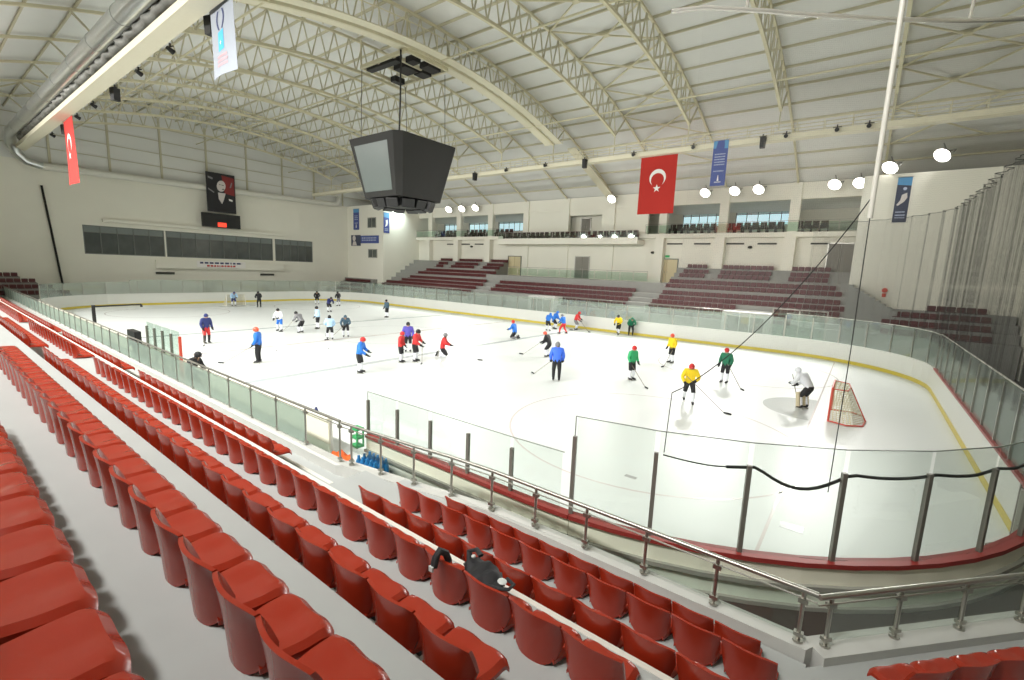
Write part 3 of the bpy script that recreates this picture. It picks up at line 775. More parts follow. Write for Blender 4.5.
# ------------------------------------------------------------------ near railings
def near_rail(label, pts, zb, zt, posts, glass, zf=None):
    """pts: 2-D polyline of the handrail; posts: list of 2-D points"""
    t = thing('guard_railing', label, 'railing', (pts[0][0], pts[0][1], zb)); h = zt-zb
    L = lambda p, z: (p[0]-pts[0][0], p[1]-pts[0][1], z)
    m = MB(); m.tube([L(p, h) for p in pts], .03, 10); m.build('handrail', M['steel'], t, True)
    m = MB(); m.tube([L(p, h-.09) for p in pts], .010, 6); m.build('glass_clip_rail', M['steel'], t, True)
    for k, p in enumerate(posts):
        d = (V(posts[min(k+1, len(posts)-1)])-V(posts[max(k-1, 0)])).normalized(); a = math.atan2(d.y, d.x)
        z0 = zf(p[0])-zb if zf else 0; T = Matrix.Translation(L(p, z0)) @ Matrix.Rotation(a, 4, 'Z'); c = L(p, 0)
        m = MB(); m.tube([(c[0], c[1], z0), (c[0], c[1], h)], .021, 8)
        m.tube([(c[0], c[1], z0), (c[0], c[1], z0+.025)], .05, 10)
        m.box(-.045, .045, -.03, .03, h-z0-.14, h-z0-.09, T); m.box(-.045, .045, -.03, .03, .07, .11, T)
        m.build('post', M['steel'], t, True)
        if k+1 < len(posts) and not (glass == 'rglass' and k == 0):
            b = L(posts[k+1], 0); q = V((b[0]-c[0], b[1]-c[1], 0)); u = q.normalized(); nn = V((u.y, -u.x, 0))*.005; c = V(c); e = u*.04
            vs = [tuple(pp+sg*nn+V((0, 0, z))) for z in (.06, h-.11) for pp, sg in ((c+e, -1), (c+q-e, -1), (c+q-e, 1), (c+e, 1))]
            g = MB(); g.add(vs, [(0, 3, 2, 1), (4, 5, 6, 7), (0, 1, 5, 4), (1, 2, 6, 5), (2, 3, 7, 6), (3, 0, 4, 7)])
            g.build('glass_pane', M[glass], t)
    return t
RR = [(19.02, -16.07), (19.9, -16.0), (20.9, -15.91), (21.8, -15.80), (22.7, -15.74), (27.02, -15.74)]
def RY(x):
    for a, b in zip(RR, RR[1:]):
        if x <= b[0]: return a[1]+(b[1]-a[1])*(x-a[0])/(b[0]-a[0])
    return RR[-1][1]
xs = [18.95-1.32*k for k in range(40)]
near_rail('long steel railing with greenish glass panes in front of the left near seats', [(18.97, -16.08), (-32.6, -16.08)], .95, 1.83, [(x, -16.08) for x in xs], 'rglass')
near_rail('low steel railing in front of the right near seats, ending at the corner', RR, 1.22, 1.81, [(19.3+.844*k, RY(19.3+.844*k)) for k in range(10)], 'glass', LZ)
near_rail('low steel railing turning round the rounded corner at right', [dp(-.05, .02, 0)[:2], dp(5.0, 0, 0)[:2]], 1.22, 1.81, [dp(.12+.87*k, 0, 0)[:2] for k in range(6)], 'glass')

# glass screen between the team benches, posts and small things there
t = thing('bench_screen', 'upright glass screen at the end of the team bench with red post', 'glass screen', (-6.6, -13.4, 0))
t.location = (-1.0, -14.9, 0)
for k in range(5):
    a = V((-1.5+1.9*k*.5-1.0, 0, 0))
sc0 = V((4.6, -.35, 0)); sc1 = V((8.4, -.35, 0))
for k in range(5):
    p = sc0.lerp(sc1, k/4); MB().box(p.x-.04, p.x+.04, p.y-.04, p.y+.04, .0, 2.08).build('post', M['grey_post'] if k < 4 else M['goalred'], t)
    if k < 4:
        q = sc0.lerp(sc1, (k+1)/4); MB().box(p.x+.05, q.x-.05, p.y-.008, p.y+.008, .9, 2.25).build('glass_pane', M['bglass'], t)
t = thing('timing_post', 'tall black post with a thin arm beside the left railing', 'post', (-6.9, -14.95, 0))
MB().box(-.07, .07, -.07, .07, .0, 2.1).build('post', M['black'], t)
m = MB(); m.tube([(0, 0, 2.02), (-.2, 2.2, 2.05)], .045, 8); m.tube([(-.2, 2.2, 2.05), (-.2, 2.2, 1.9)], .06, 8); m.build('arm', M['black'], t, True)
t = thing('timekeeper_screen', 'black box screen standing above the left railing', 'screen', (2.4, -15.4, .32))
MB().bbox(-.55, .55, -.12, .12, .75, 1.45, .03).build('housing', M['black'], t); MB().box(-.08, .08, -.08, .08, 0, .8).build('stand', M['black'], t)
MB().box(-.48, .48, .12, .13, .8, 1.4).build('screen', M['charcoal'], t)
t = thing('bottle_crate', 'black crate of blue drink bottles behind the bend of the railing', 'crate', (19.1, -15.42, .31))
m = MB(); m.box(-.34, .34, -.22, .22, .0, .03)
for a, b, c, d in ((-.34, -.31, -.22, .22), (.31, .34, -.22, .22), (-.34, .34, -.22, -.19), (-.34, .34, .19, .22)): m.box(a, b, c, d, .03, .14)
m.build('crate', M['black'], t)
k = 0
for i in range(5):
    for j in range(3):
        c = (19.1-.28+.14*i, -15.42-.14+.14*j, .34); m = MB()
        m.lathe([(.001, 0), (.045, .0), (.05, .02), (.05, .22), (.055, .27), (.045, .36), (.022, .41), (.022, .45), (.001, .455)], (0, 0, 0), 10)
        o = m.build('drink_bottle', M['bluecrate'], None, True); o.location = c; o.scale = (1.3, 1.3, 1.25)
        tag(o, 'blue drink bottle in the black crate, %s in its %s row' % (ordinal(i+1), ordinal(j+1)), 'bottle', 'blue bottles in the crate')
m = MB(); rows = []
for i in range(9):
    rows.append([(.45*(j/8-.5)*2*(1-.1*math.sin(i)), .20*(i/8-.5)*2, .18+.14*math.sin(3.1*j/8)*math.sin(3.1*i/8)+.05*math.sin(j*2.2+i*1.3)) for j in range(9)])
m.grid(rows); m.grid([[(x, y, -.0) for x, y, z in r][::-1] for r in rows])
for a in (rows[0], rows[-1], [r[0] for r in rows], [r[-1] for r in rows]): m.grid([a, [(x, y, 0) for x, y, z in a]])
o = m.build('training_bibs', M['orange'], None, True); o.location = (18.15, -15.55, .30); o.scale = (1, 1, 1.5); tag(o, 'heap of orange training bibs behind the railing', 'bibs')
t = thing('stacking_crate', 'small green crate hung on the boards by the railing bend', 'crate', (18.4, -15.3, .92))
m = MB()
for z in (0, .2, .4): m.box(-.12, .12, -.1, .08, z, z+.05)
for x in (-.11, .11):
    for y in (-.09, .07): m.box(x-.015, x+.015, y-.015, y+.015, 0, .45)
m.build('frame', M['green'], t)

# bag on the near seats
t = thing('shoulder_bag', 'black bag with pale trim lying across a seat of the third row', 'bag', (24.66, -17.68, 1.98), -.2)
t.location = (24.80, -18.42, 2.42); t.scale = (.70, .75, .50)
m = MB(); rows = []
for i in range(13):
    a = i/12; w = .13*math.sin(PI*min(1, .08+a*.9))**.5; r = []
    for k in range(14):
        an = 2*PI*k/14; wob = 1+.16*math.sin(3*an+i*1.1)+.08*math.sin(5*an-i*2)
        r.append((-.30+.62*a, w*1.25*math.cos(an)*wob, .10+w*.95*math.sin(an)*wob+.03*math.sin(i*1.7)))
    rows.append(r+[r[0]])
m.grid(rows); m.build('body', M['bag'], t, True)
m = MB(); m.tube([(.22, -.10, .15), (.36, -.08, .20), (.44, .0, .20), (.40, .10, .18), (.26, .12, .16)], .024, 8); m.build('handle', M['bag'], t, True)
m = MB(); m.tube([(-.3, 0, .12), (-.38, .05, .22), (-.30, .1, .28), (-.18, .08, .26)], .035, 8); m.build('strap', M['bag'], t, True)
m = MB(); m.ball((.30, .02, .21), .05, 10, 6, (1.2, 1, .5)); m.ball((-.22, .0, .27), .028, 8, 6); m.build('trim', M['bagtrim'], t, True)
t = thing('hanging_strap', 'short black strap hung over a seat back left of the black bag', 'strap', (24.62, -18.76, 2.47))
m = MB(); m.tube([(0, -.06, .20), (0, -.04, .27), (.0, .0, .31), (.02, .05, .27), (.03, .07, .20)], .03, 8)
m.build('strap', M['bag'], t, True); m = MB(); m.box(-.02, .02, -.095, -.08, .18, .22); m.build('tag', M['bagtrim'], t)

# ------------------------------------------------------------------ roof, trusses, catwalks
rf = MB(); NY = 44; rows = []
for k in range(NY+1):
    y = -29.2+58.4*k/NY; rows.append([(-34.6, y, max(arch(y)+.12, 0)), (34.6, y, max(arch(y)+.12, 0))])
rf.grid(rows); rf.grid([[(x, y, z+.25) for x, y, z in r][::-1] for r in rows])
roof = tag(rf.build('ceiling', M['roof'], recalc=False), 'vaulted pale grey sheet roof of the hall', 'building part', kind='structure')
k = 0
for i in range(-14, 15):
    y = 1.82*i; z = arch(y)
    tag(MB().box(-34.3, 34.3, y-.045, y+.045, z-.02, z+.11).build('purlin', M['purlin'], roof), kind='structure')
def lower(y): return 17.35-y*y/92.0
YL = 13.2
def truss(x, label, tray=False):
    t = thing('roof_truss', label, 'roof truss', (x, 0, 0), 0, 'arched roof trusses')
    N = 26; lo = [(0, -YL+2*YL*k/N, lower(-YL+2*YL*k/N)) for k in range(N+1)]
    w = .16
    m = MB()
    for a, b in zip(lo, lo[1:]): m.bar(a, b, w, w)
    m.build('lower_chord', M['truss'], t)
    up = [(0, -26+52*k/44, arch(-26+52*k/44)-.12) for k in range(45)]; m = MB()
    for a, b in zip(up, up[1:]): m.bar(a, b, .14, .14)
    m.build('upper_chord', M['truss'], t)
    m = MB()
    for k in range(N):
        y = lo[k][1]; y2 = lo[k+1][1]; ym = (y+y2)/2
        top = (0, ym, arch(ym)-.12)
        m.bar(lo[k], top, .06); m.bar(top, lo[k+1], .06)
    for s in (-1, 1): m.bar((0, s*YL, lower(YL)), (0, s*(YL+1.6), arch(YL+1.6)-.12), .09); m.bar((0, s*YL, lower(YL)), (0, s*YL, 14.3), .07)
    # side tubes that stand the lower chord off to the next truss
    m.build('web', M['purlin'], t)
    if tray:
        for s in (-.5, .5):
            m = MB()
            off = [(s, y, z+.05) for _, y, z in lo]
            for a, b in zip(off, off[1:]): m.bar(a, b, .62, .05)
            m.build('sheet_tray', M['tray'], t)
        for s in (-.9, .9):
            m = MB()
            off = [(s, y, z+.85) for _, y, z in lo]
            for a, b in zip(off, off[1:]): m.bar(a, b, .04)
            for k in range(0, N+1): m.bar((s, lo[k][1], lo[k][2]), (s, lo[k][1], lo[k][2]+.85), .035)
            m.build('catwalk_rail', M['truss'], t)
        for s in (-1, 1):
            m = MB(); m.bar((0, s*16.2, arch(16.2)-.9), (0, s*24.9, arch(24.9)-.55), .9, .12); m.build('side_tray', M['tray'], t)
    return t
names = 'left end wall'
for k, x in enumerate(XR):
    truss(x, '%s arched steel truss counted from the left end wall%s' % (ordinal(k+1), ', with wide sheet tray under it' if abs(x-4.6) < .1 else ''), abs(x-4.6) < .1)
# wind bracing in one bay, and tie tubes from truss to truss
for bay in ((10.2, 15.8), (27.0, 32.0), (-29.0, -23.4)):
    m = MB(); xa, xb = bay
    for i in range(-5, 6):
        y = 3.6*i; y2 = y+3.6
        m.bar((xa, y, arch(y)-.16), (xb, y2, arch(y2)-.16), .08); m.bar((xa, y2, arch(y2)-.16), (xb, y, arch(y)-.16), .08)
        xm = (xa+xb)/2; ym = (y+y2)/2; m.box(xm-.18, xm+.18, ym-.18, ym+.18, arch(ym)-.24, arch(ym)-.14)
    tag(m.build('roof_bracing', M['truss'], roof), kind='structure')
for y in (-10.3, 0, 10.3):
    m = MB(); m.tube([(-34.2, y, lower(y)+.02), (34.2, y, lower(y)+.02)], .055, 6)
    tag(m.build('tie_tube', M['truss'], roof), kind='structure')

def catwalk(s, label):
    t = thing('catwalk', label, 'catwalk', (0, s*13.6 if s > 0 else -13.9, 13.7))
    MB().box(-33.8, 33.8, -.35, .35, 0, .30).build('box_beam', M['tray'], t)
    for sy in ((-.36, .36) if s > 0 else ()):
        m = MB()
        for z in (.55, .95): m.bar((-33.8, sy, z), (33.8, sy, z), .04)
        for k in range(49): m.bar((-33.6+1.4*k, sy, .3), (-33.6+1.4*k, sy, .95), .035)
        m.build('side_rail', M['truss'], t)
    return t
catwalk(-1, 'cream steel catwalk beam beside the silver duct'); catwalk(1, 'cream steel catwalk beam above the far boards')

# speakers and small fittings hung from the catwalks
def hung(name, label, x, y, z, big, rz):
    t = thing(name, label, 'speaker' if big else 'spotlight', (x, y, z), rz)
    m = MB(); m.box(-.03, .03, -.03, .03, -.02, .12); m.bar((-.22, 0, -.02), (.22, 0, -.02), .04); m.build('bracket', M['black'], t)
    if big:
        m = MB(); m.prism([(-.19, -.06), (.19, -.06), (.15, -.72), (-.15, -.72)], lambda p: (p[0], -.18, p[1]), lambda p: (p[0]*.7, .18, p[1])); m.build('cabinet', M['black'], t)
    else:
        m = MB(); m.tube([(0, -.14, -.10), (0, .14, -.2)], [.08, .12], 10); m.build('lamp_head', M['black'], t, True)
    return t
nk = ((5.75, 1), (1.23, 0), (-3.3, 0), (-7.6, 1), (-12.4, 0), (-16.8, 0), (-20.8, 1), (-25.4, 0))
for k, (x, b) in enumerate(nk):
    hung('hanging_speaker' if b else 'spotlight', 'black %s under the near catwalk, %s fitting from the photo top' % ('loudspeaker' if b else 'spotlight', ordinal(k+1)), x, -13.0, 14.15, b, .3)
for k, (x, b) in enumerate(((-4.1, 1), (-.25, 0), (4.0, 0), (7.78, 1), (11.93, 0), (16.3, 0), (20.6, 1), (21.9, 0), (24.5, 0), (26, 0))):
    hung('hanging_speaker' if b else 'spotlight', 'black %s under the far catwalk, %s fitting from the scoreboard' % ('loudspeaker' if b else 'spotlight', ordinal(k+1)), x, 13.0, 13.98, b, PI)

# ventilation ducts
t = thing('air_duct', 'silver round air duct along the near catwalk and the left end wall', 'duct', (0, 0, 0))
m = MB(); m.tube([(20, -14.62, 14.72), (-30.8, -14.62, 14.72), (-32.2, -14.6, 14.6), (-33.1, -14.5, 14.1), (-33.5, -14.2, 13.4), (-33.65, -13.6, 12.8), (-33.75, -12.6, 12.58)], [.40, .40, .40, .40, .38, .36, .34], 16)
m.build('main_duct', M['galv'], t, True)
m = MB(); m.tube([(-33.75, -12.8, 12.58), (-33.75, 16.2, 13.0), (-33.7, 16.9, 13.1), (-33.7, 17.2, 13.5), (-33.7, 17.2, 14.2)], .33, 14); m.build('wall_duct', M['pipe'], t, True)
for k in range(12): MB().tube([(18-4.2*k, -14.62, 14.72), (18.06-4.2*k, -14.62, 14.72)], .425, 16).build('joint_ring', M['galv'], t, True)
m = MB()
pts = [(18-.4*k, -14.14+.07*math.sin(k*2.1), 14.36+.06*math.cos(k*1.3)) for k in range(124)]
m.tube(pts, [.22+.03*math.sin(k*1.9)+.03*math.sin(k*.7) for k in range(124)], 10)
m.build('lagging', M['foil'], t, True)

# ------------------------------------------------------------------ scoreboard cube and its hoist frame
t = thing('scoreboard', 'big dark grey four-sided scoreboard cube hanging over centre ice', 'scoreboard', (1.8, -.43, 9.2))
def octo(h, c): return [(-h+c, -h), (h-c, -h), (h, -h+c), (h, h-c), (h-c, h), (-h+c, h), (-h, h-c), (-h, -h+c)]
m = MB(); A = octo(2.6, .42); B = octo(1.86, .28)
m.add([(x, y, .0) for x, y in B]+[(x, y, 3.55) for x, y in A], [tuple(range(8))[::-1], tuple(range(8, 16))]+[(i, (i+1) % 8, 8+(i+1) % 8, 8+i) for i in range(8)])
m.build('housing', M['charcoal'], t)
def face_quad(ux, z, rot):
    h = 1.86+(2.6-1.86)*z/3.55
    x, y = ux, -h-.015
    c, s = math.cos(rot), math.sin(rot)
    return V((x*c-y*s, x*s+y*c, z))
for k, rot in enumerate((0, -PI/2, PI)):
    m = MB(); q = [face_quad(-1.75, 3.1, rot), face_quad(1.55, 3.1, rot), face_quad(1.32, .35, rot), face_quad(-1.42, .35, rot)]
    ins = V((math.cos(rot+PI/2), math.sin(rot+PI/2), 0))*.05
    m.add([tuple(v) for v in q]+[tuple(v+ins) for v in q], [(0, 1, 2, 3), (7, 6, 5, 4), (0, 4, 5, 1), (1, 5, 6, 2), (2, 6, 7, 3), (3, 7, 4, 0)])
    m.build('screen', M['screen'], t)
for k in range(12):
    a = 2*PI*k/12; m = MB(); rr_ = 1.55+.22*abs(math.sin(2*a)); T = Matrix.Translation((rr_*math.cos(a), rr_*math.sin(a), -.30)) @ Matrix.Rotation(a, 4, 'Z') @ Matrix.Rotation(.35, 4, 'Y')
    m.bbox(-.26, .26, -.38, .38, -.26, .30, .04, T); m.build('speaker', M['black'], t)
m = MB(); m.lathe([(.01, -.4), (1.3, -.4), (1.6, .02), (.01, .02)], (0, 0, 0), 20); m.build('base_ring', M['charcoal'], t)
for sx, sy in ((-1, -1), (1, -1), (1, 1), (-1, 1)):
    m = MB(); m.tube([(sx*1.9, sy*1.9, 3.5), (sx*1.95, sy*1.75, 8.0)], .022, 6); m.build('cable', M['wire'], t)
m = MB(); m.tube([(2.3, -2.2, 3.5), (2.15, -2.0, 5.5), (2.3, -2.1, 8.0)], .05, 6); m.build('power_cable', M['black'], t, True)
t = thing('hoist_frame', 'square steel frame with black winches above the scoreboard', 'frame', (2.3, -.8, 17.15))
m = MB()
for a, b in (((-2.2, -1.6), (2.2, -1.6)), ((2.2, -1.6), (2.2, 1.6)), ((2.2, 1.6), (-2.2, 1.6)), ((-2.2, 1.6), (-2.2, -1.6)), ((-.6, -1.6), (-.6, 1.6)), ((.9, -1.6), (.9, 1.6))): m.bar((*a, 0), (*b, 0), .16, .2)
for x in (-2.2, 2.2):
    for y in (-1.6, 1.6): m.bar((x, y, 0), (x, y, 1.6), .08)
m.build('frame', M['truss'], t)
for x0, x1, y0, y1 in ((-1.9, 1.0, -1.45, -1.0), (-.3, .8, -.6, .5), (.2, 1.0, .6, 1.4), (1.3, 2.05, .1, 1.2), (1.2, 1.9, -.9, -.3), (-2.0, -1.5, .5, 1.3)):
    m = MB(); m.bbox(x0, x1, y0, y1, -.22, .12, .03); m.build('winch', M['black'], t)

# ------------------------------------------------------------------ flags, banners, pictures
def cloth(w, h, amp, ph, th=.008, nx=14, nz=20):
    f = lambda u, v: amp*math.sin(u*5.2+v*2.1+ph)*(.3+.7*v)
    m = MB()
    A = [[(w*(j/nx-.5), f(j/nx, i/nz), -h*i/nz) for j in range(nx+1)] for i in range(nz+1)]
    B = [[(x, y+th, z) for x, y, z in r] for r in A]
    m.grid(A); m.grid([r[::-1] for r in B])
    for a, b in ((A[0], B[0]), (A[-1], B[-1]), ([r[0] for r in A], [r[0] for r in B]), ([r[-1] for r in A], [r[-1] for r in B])): m.grid([a, b])
    return m, f
def decal(t, name, polys, m, w, h, f, off=-.012, both=False):
    """flat printed shapes laid on the cloth; polys in cloth units: x from centre, z down from top"""
    mb = MB()
    for poly in polys:
        mb.add([(x, f(x/w+.5, -z/h)+off, z) for x, z in poly], [tuple(range(len(poly)))])
        if both: mb.add([(x, f(x/w+.5, -z/h)+.008-off, z) for x, z in poly], [tuple(range(len(poly)))])
    return mb.build(name, m, t, recalc=False)
def star(cx, cz, r, n=5, r2=.4, a0=PI/2): return [(cx+(r if k % 2 == 0 else r*r2)*math.cos(a0+PI*k/n), cz+(r if k % 2 == 0 else r*r2)*math.sin(a0+PI*k/n)) for k in range(2*n)]
def crescent(cx, cz, r):
    """horns pointing down: quads between outer and inner circle"""
    out = []; ri = r*.8; dz = -r*.26
    N = 40; O = []; I = []
    for k in range(N+1):
        a = math.radians(-58+296*k/N); O.append((cx+r*math.cos(a), cz+r*math.sin(a)))
        # point on the inner circle in the same direction from a centre between the two
        d = V((math.cos(a), math.sin(a))); b = 2*d.y*(-dz); c_ = dz*dz-ri*ri
        tt = (-b+math.sqrt(max(0, b*b-4*c_)))/2
        I.append((cx+d.x*min(tt, r), cz+d.y*min(tt, r)))
    return [[O[k], O[k+1], I[k+1], I[k]] for k in range(N)]
def strips(x0, x1, zs, hgt, seed=1):
    rnd = random.Random(seed); out = []
    for z in zs:
        x = x0
        while x < x1-.02:
            l = rnd.uniform(.03, .10)*(x1-x0)+.01; e = min(x+l, x1); out.append([(x, z), (e, z), (e, z-hgt), (x, z-hgt)]); x = e+.03*(x1-x0)
    return out
def hang(name, label, loc, rz, w, h, amp, ph, m, cat):
    t = thing(name, label, cat, loc, rz); mb, f = cloth(w, h, amp, ph); mb.build('cloth', m, t, True)
    MB().tube([(-w/2-.1, .0, .03), (w/2+.1, .0, .03)], .02, 6).build('hanging_rod', M['steel'], t)
    return t, f
for nm, loc, rz, lab in (('flag', (13.68, 13.6, 13.66), 0, 'large red flag with white crescent and star below the far catwalk'),
                         ('flag', (-16.3, -13.6, 13.66), 0, 'red flag seen nearly edge-on below the near catwalk')):
    w, h = 2.75, 4.15
    t, f = hang(nm, lab, loc, rz, w, h, .06, 1., M['flag'], 'flag')
    decal(t, 'crescent', crescent(.02, -1.55, .62), M['flagwhite'], w, h, f, both=True)
    decal(t, 'star', [star(.02, -2.32, .30)], M['flagwhite'], w, h, f, both=True)
t, f = hang('banner', 'white hanging banner with navy and sky blue logo near the near catwalk', (7.75, -13.42, 14.35), 0, 1.95, 2.85, .05, .3, M['banner_white'], 'banner')
arc = lambda cx, s: [[(cx+s*.13*math.sin(PI*k/8)-.055, -.70-.07*k) for k in (i, i+1)]+[(cx+s*.13*math.sin(PI*k/8)+.055, -.70-.07*k) for k in (i+1, i)] for i in range(9)]
decal(t, 'logo_upper', arc(-.30, -1)+arc(.10, 1), M['navy'], 1.95, 3.0, f)
decal(t, 'logo_lower', [[(-.36, -1.40), (.16, -1.36), (.20, -2.02), (-.30, -2.06)]], M['sky'], 1.95, 3.0, f)
decal(t, 'logo_mark', [star(-.08, -1.78, .09)], M['flagwhite'], 1.95, 3.0, f, -.02)
decal(t, 'lettering', strips(-.45, .42, (-2.18, -2.32, -2.46), .085, 4), M['pinkprint'], 1.95, 3.0, f)
t, f = hang('banner', 'blue hanging banner with pale lettering right of the large red flag', (18.05, 13.21, 14.1), 0, .95, 2.95, .03, 2., M['blueban'], 'banner')
decal(t, 'top_band', [[(-.47, -.02), (.47, -.02), (.47, -.55), (-.47, -.48)]], M['bluetop'], .95, 2.95, f)
decal(t, 'lettering', strips(-.33, .33, (-.85, -1.02, -1.19, -1.36, -1.53, -1.95), .07, 9), M['paleprint'], .95, 2.95, f)
decal(t, 'tower_mark', [[(-.06, -2.62), (.06, -2.62), (.015, -2.25), (-.015, -2.25)], [(-.2, -2.68), (.2, -2.68), (.2, -2.72), (-.2, -2.72)]], M['flagwhite'], .95, 2.95, f)
def wall_banner(label, loc, rz, w, h, m, parts):
    t = thing('wall_banner', label, 'banner', loc, rz); MB().box(-w/2, w/2, -.02, .0, -h, 0).build('cloth', m, t)
    MB().tube([(-w/2-.05, -.01, .02), (w/2+.05, -.01, .02)], .025, 6).build('hanging_rod', M['steel'], t)
    f = lambda u, v: -.02
    for nme, polys, mm in parts: decal(t, nme, polys, mm, w, h, f, -.004 if nme != 'figure' else -.007)
    return t
wall_banner('dark banner with pale figure on the white right tower', (28.15, 18.88, 11.85), 0, .72, 2.85, M['slate'],
            [('top_band', [[(-.36, 0), (.36, 0), (.36, -.55), (-.36, -.45)]], M['bluetop']), ('figure', [[(-.05, -1.1), (.2, -.98), (.24, -1.3), (.1, -1.55), (-.2, -1.8), (-.26, -1.72), (-.1, -1.45)]], M['skin_print']),
             ('head', [star(.06, -.72, .10, 8, .95)], M['paleprint']), ('lettering', strips(-.25, .25, (-2.15, -2.35, -2.52), .08, 3), M['paleprint'])])
wall_banner('blue banner on the left tower beside the end wall', (-32.1, 18.88, 12.6), 0, 1.35, 2.9, M['blueban'],
            [('top_band', [[(-.67, 0), (.67, 0), (.67, -.5), (-.67, -.5)]], M['bluetop']), ('lettering', strips(-.4, .4, (-.9, -1.15, -1.4, -1.9), .12, 6), M['paleprint']), ('figure', [[(-.12, -2.6), (.12, -2.6), (.04, -2.1), (-.04, -2.1)]], M['flagwhite'])])
t = wall_banner('blue banner with white figure on the lit side of the left tower', (-25.98, 19.45, 11.9), PI/2, .95, 2.7, M['blueban'],
            [('top_band', [[(-.47, 0), (.47, 0), (.47, -.7), (-.47, -.6)]], M['bluetop']), ('figure', [[(-.15, -1.0), (.2, -.9), (.25, -1.3), (.1, -1.7), (-.25, -1.9), (-.1, -1.4)]], M['flagwhite']), ('lettering', strips(-.3, .3, (-2.1, -2.3), .1, 8), M['paleprint'])])
t = thing('wall_sign', 'dark blue sign board with a portrait at its left on the left tower', 'sign', (-33.3, 18.85, 7.45))
MB().box(0, 6.4, -.03, .03, .35, 1.4).build('board', M['blueban'], t); MB().box(0, 2.3, -.05, -.03, .0, 1.5).build('portrait_panel', M['slate'], t)
f0 = lambda u, v: -.055
decal(t, 'portrait', [[(.75+.38*math.cos(a*PI/8), 1.05+.42*math.sin(a*PI/8)) for a in range(16)], [(.3, .05), (1.4, .05), (1.15, .6), (.5, .6)]], M['skin_print'], 1, 1, f0, 0)
decal(t, 'lettering', strips(2.6, 5.9, (1.15, .85), .16, 2), M['paleprint'], 1, 1, lambda u, v: -.035, 0)
t = thing('portrait_poster', 'tall black and dark red poster of a man in a suit over the strip windows', 'poster', (-33.25, 1.9, 10.15), PI/2)
MB().box(-1.5, 1.5, -.02, .05, 0, 4.35).build('panel', M['posterblack'], t)
fp = lambda u, v: -.03
decal(t, 'red_field', [[(.35, 2.2), (1.4, 2.0), (1.4, 4.0), (.1, 4.15)]], M['posterred'], 1, 1, fp, 0)
decal(t, 'face', [[(.02+.46*math.cos(a*PI/10)+.06*math.sin(a*PI/10), 2.95+.62*math.sin(a*PI/10)) for a in range(20)]], M['skin_print'], 1, 1, fp, -.006)
decal(t, 'features', [[(.05, 3.12), (.30, 3.10), (.30, 3.04), (.05, 3.05)], [(-.2, 3.12), (-.02, 3.12), (-.02, 3.06), (-.2, 3.06)], [(.08, 2.66), (.34, 2.68), (.30, 2.58), (.1, 2.58)]], M['posterblack'], 1, 1, fp, -.010)
decal(t, 'shirt', [[(-.35, 2.2), (.45, 2.2), (.25, 1.5), (.02, .95), (-.3, 1.5)]], M['skin_print'], 1, 1, fp, -.006)
decal(t, 'pocket_square', [[(.75, 1.65), (1.15, 1.55), (1.15, 1.35), (.78, 1.42)]], M['flagwhite'], 1, 1, fp, -.006)
decal(t, 'background_streak', [[(-1.3, 3.9), (-.8, 3.75), (-.85, 3.55), (-1.3, 3.7)], [(-1.35, 2.6), (-.7, 2.2), (-.8, 2.1), (-1.35, 2.45)], [(.9, 2.9), (1.1, 3.5), (1.2, 3.5), (1.05, 2.9)]], M['grey_print'], 1, 1, fp, -.006)
t = thing('wall_clock_display', 'black display box with red digits under the tall poster', 'display', (-33.2, 1.75, 8.42), PI/2)
MB().bbox(-2.0, 2.0, -.12, .2, 0, 1.55, .04).build('housing', M['black'], t)
m = MB(); m.bbox(-.45, .45, -.15, -.11, .08, .56, .02)
m.build('lit_panel', M['digits'], t)
t = thing('text_banner', 'narrow white banner with small blue and red lettering under the middle windows', 'banner', (-33.86, 1.8, 4.55), PI/2)
MB().box(-2.6, 2.6, -.03, .0, -.75, .0).build('cloth', M['flagwhite'], t)
decal(t, 'blue_lettering', strips(-2.3, 2.2, (-.12,), .2, 5), M['navy'], 1, 1, lambda u, v: -.04, 0)
decal(t, 'red_lettering', strips(-1.6, 1.5, (-.45,), .2, 6), M['flag'], 1, 1, lambda u, v: -.04, 0)
t = thing('fire_alarm', 'small red alarm bell low on the white right tower', 'alarm', (28.0, 18.88, 4.55))
m = MB(); m.tube([(0, 0, 0), (0, -.12, 0)], .16, 12); m.build('bell', M['goalred'], t, True); MB().box(-.1, .1, -.08, 0, -.45, -.2).build('call_point', M['goalred'], t)

# ------------------------------------------------------------------ protective net round the right end
NP = [(24.98, -14.68)]+[p for p in P[3:26]]
NP = [(x, y) for x, y in NP if y < 14.95]
t = thing('safety_net', 'tall fine safety net hung around the right end of the rink above the glass', 'net', (30, 0, 0))
R = resample(NP, .12); R2 = []
acc = 0
for k, p in enumerate(R):
    d = (R[min(k+1, len(R)-1)]-R[max(k-1, 0)]).normalized(); nrm = V((d.y, -d.x)); s_ = k*.12
    fold = 0 if s_ < 6 else .11*math.sin(s_*5.3)+.07*math.sin(s_*11.7+1)
    R2.append((p+nrm*(.02+fold*min(1, (s_-6)/3 if s_ > 6 else 0)), s_))
def ztop(s_): return 8.30-.27*math.sin(PI*min(s_, 4.6)/4.6)+.33*min(1, max(0, s_-4.6)/5)
def zbot(s_): return (2.42-.05*abs(math.sin(s_*PI/1.225))-(.20*math.sin(PI*(s_-1.225)/1.225) if 1.225 < s_ < 2.45 else 0)) if s_ < 9 else 2.3
vs = []; uvs = []; fs = []; NV = 9
for p, s_ in R2:
    for j in range(NV):
        z = zbot(s_)+(ztop(s_)-zbot(s_))*j/(NV-1); vs.append((p.x-30, p.y, z)); uvs.append((s_, z))
for k in range(len(R2)-1):
    for j in range(NV-1): a = k*NV+j; fs.append((a, a+NV, a+NV+1, a+1))
mb = MB(); mb.add(vs, fs); o = mb.build('netting', [M['net'], M['net2']], t, True, False)
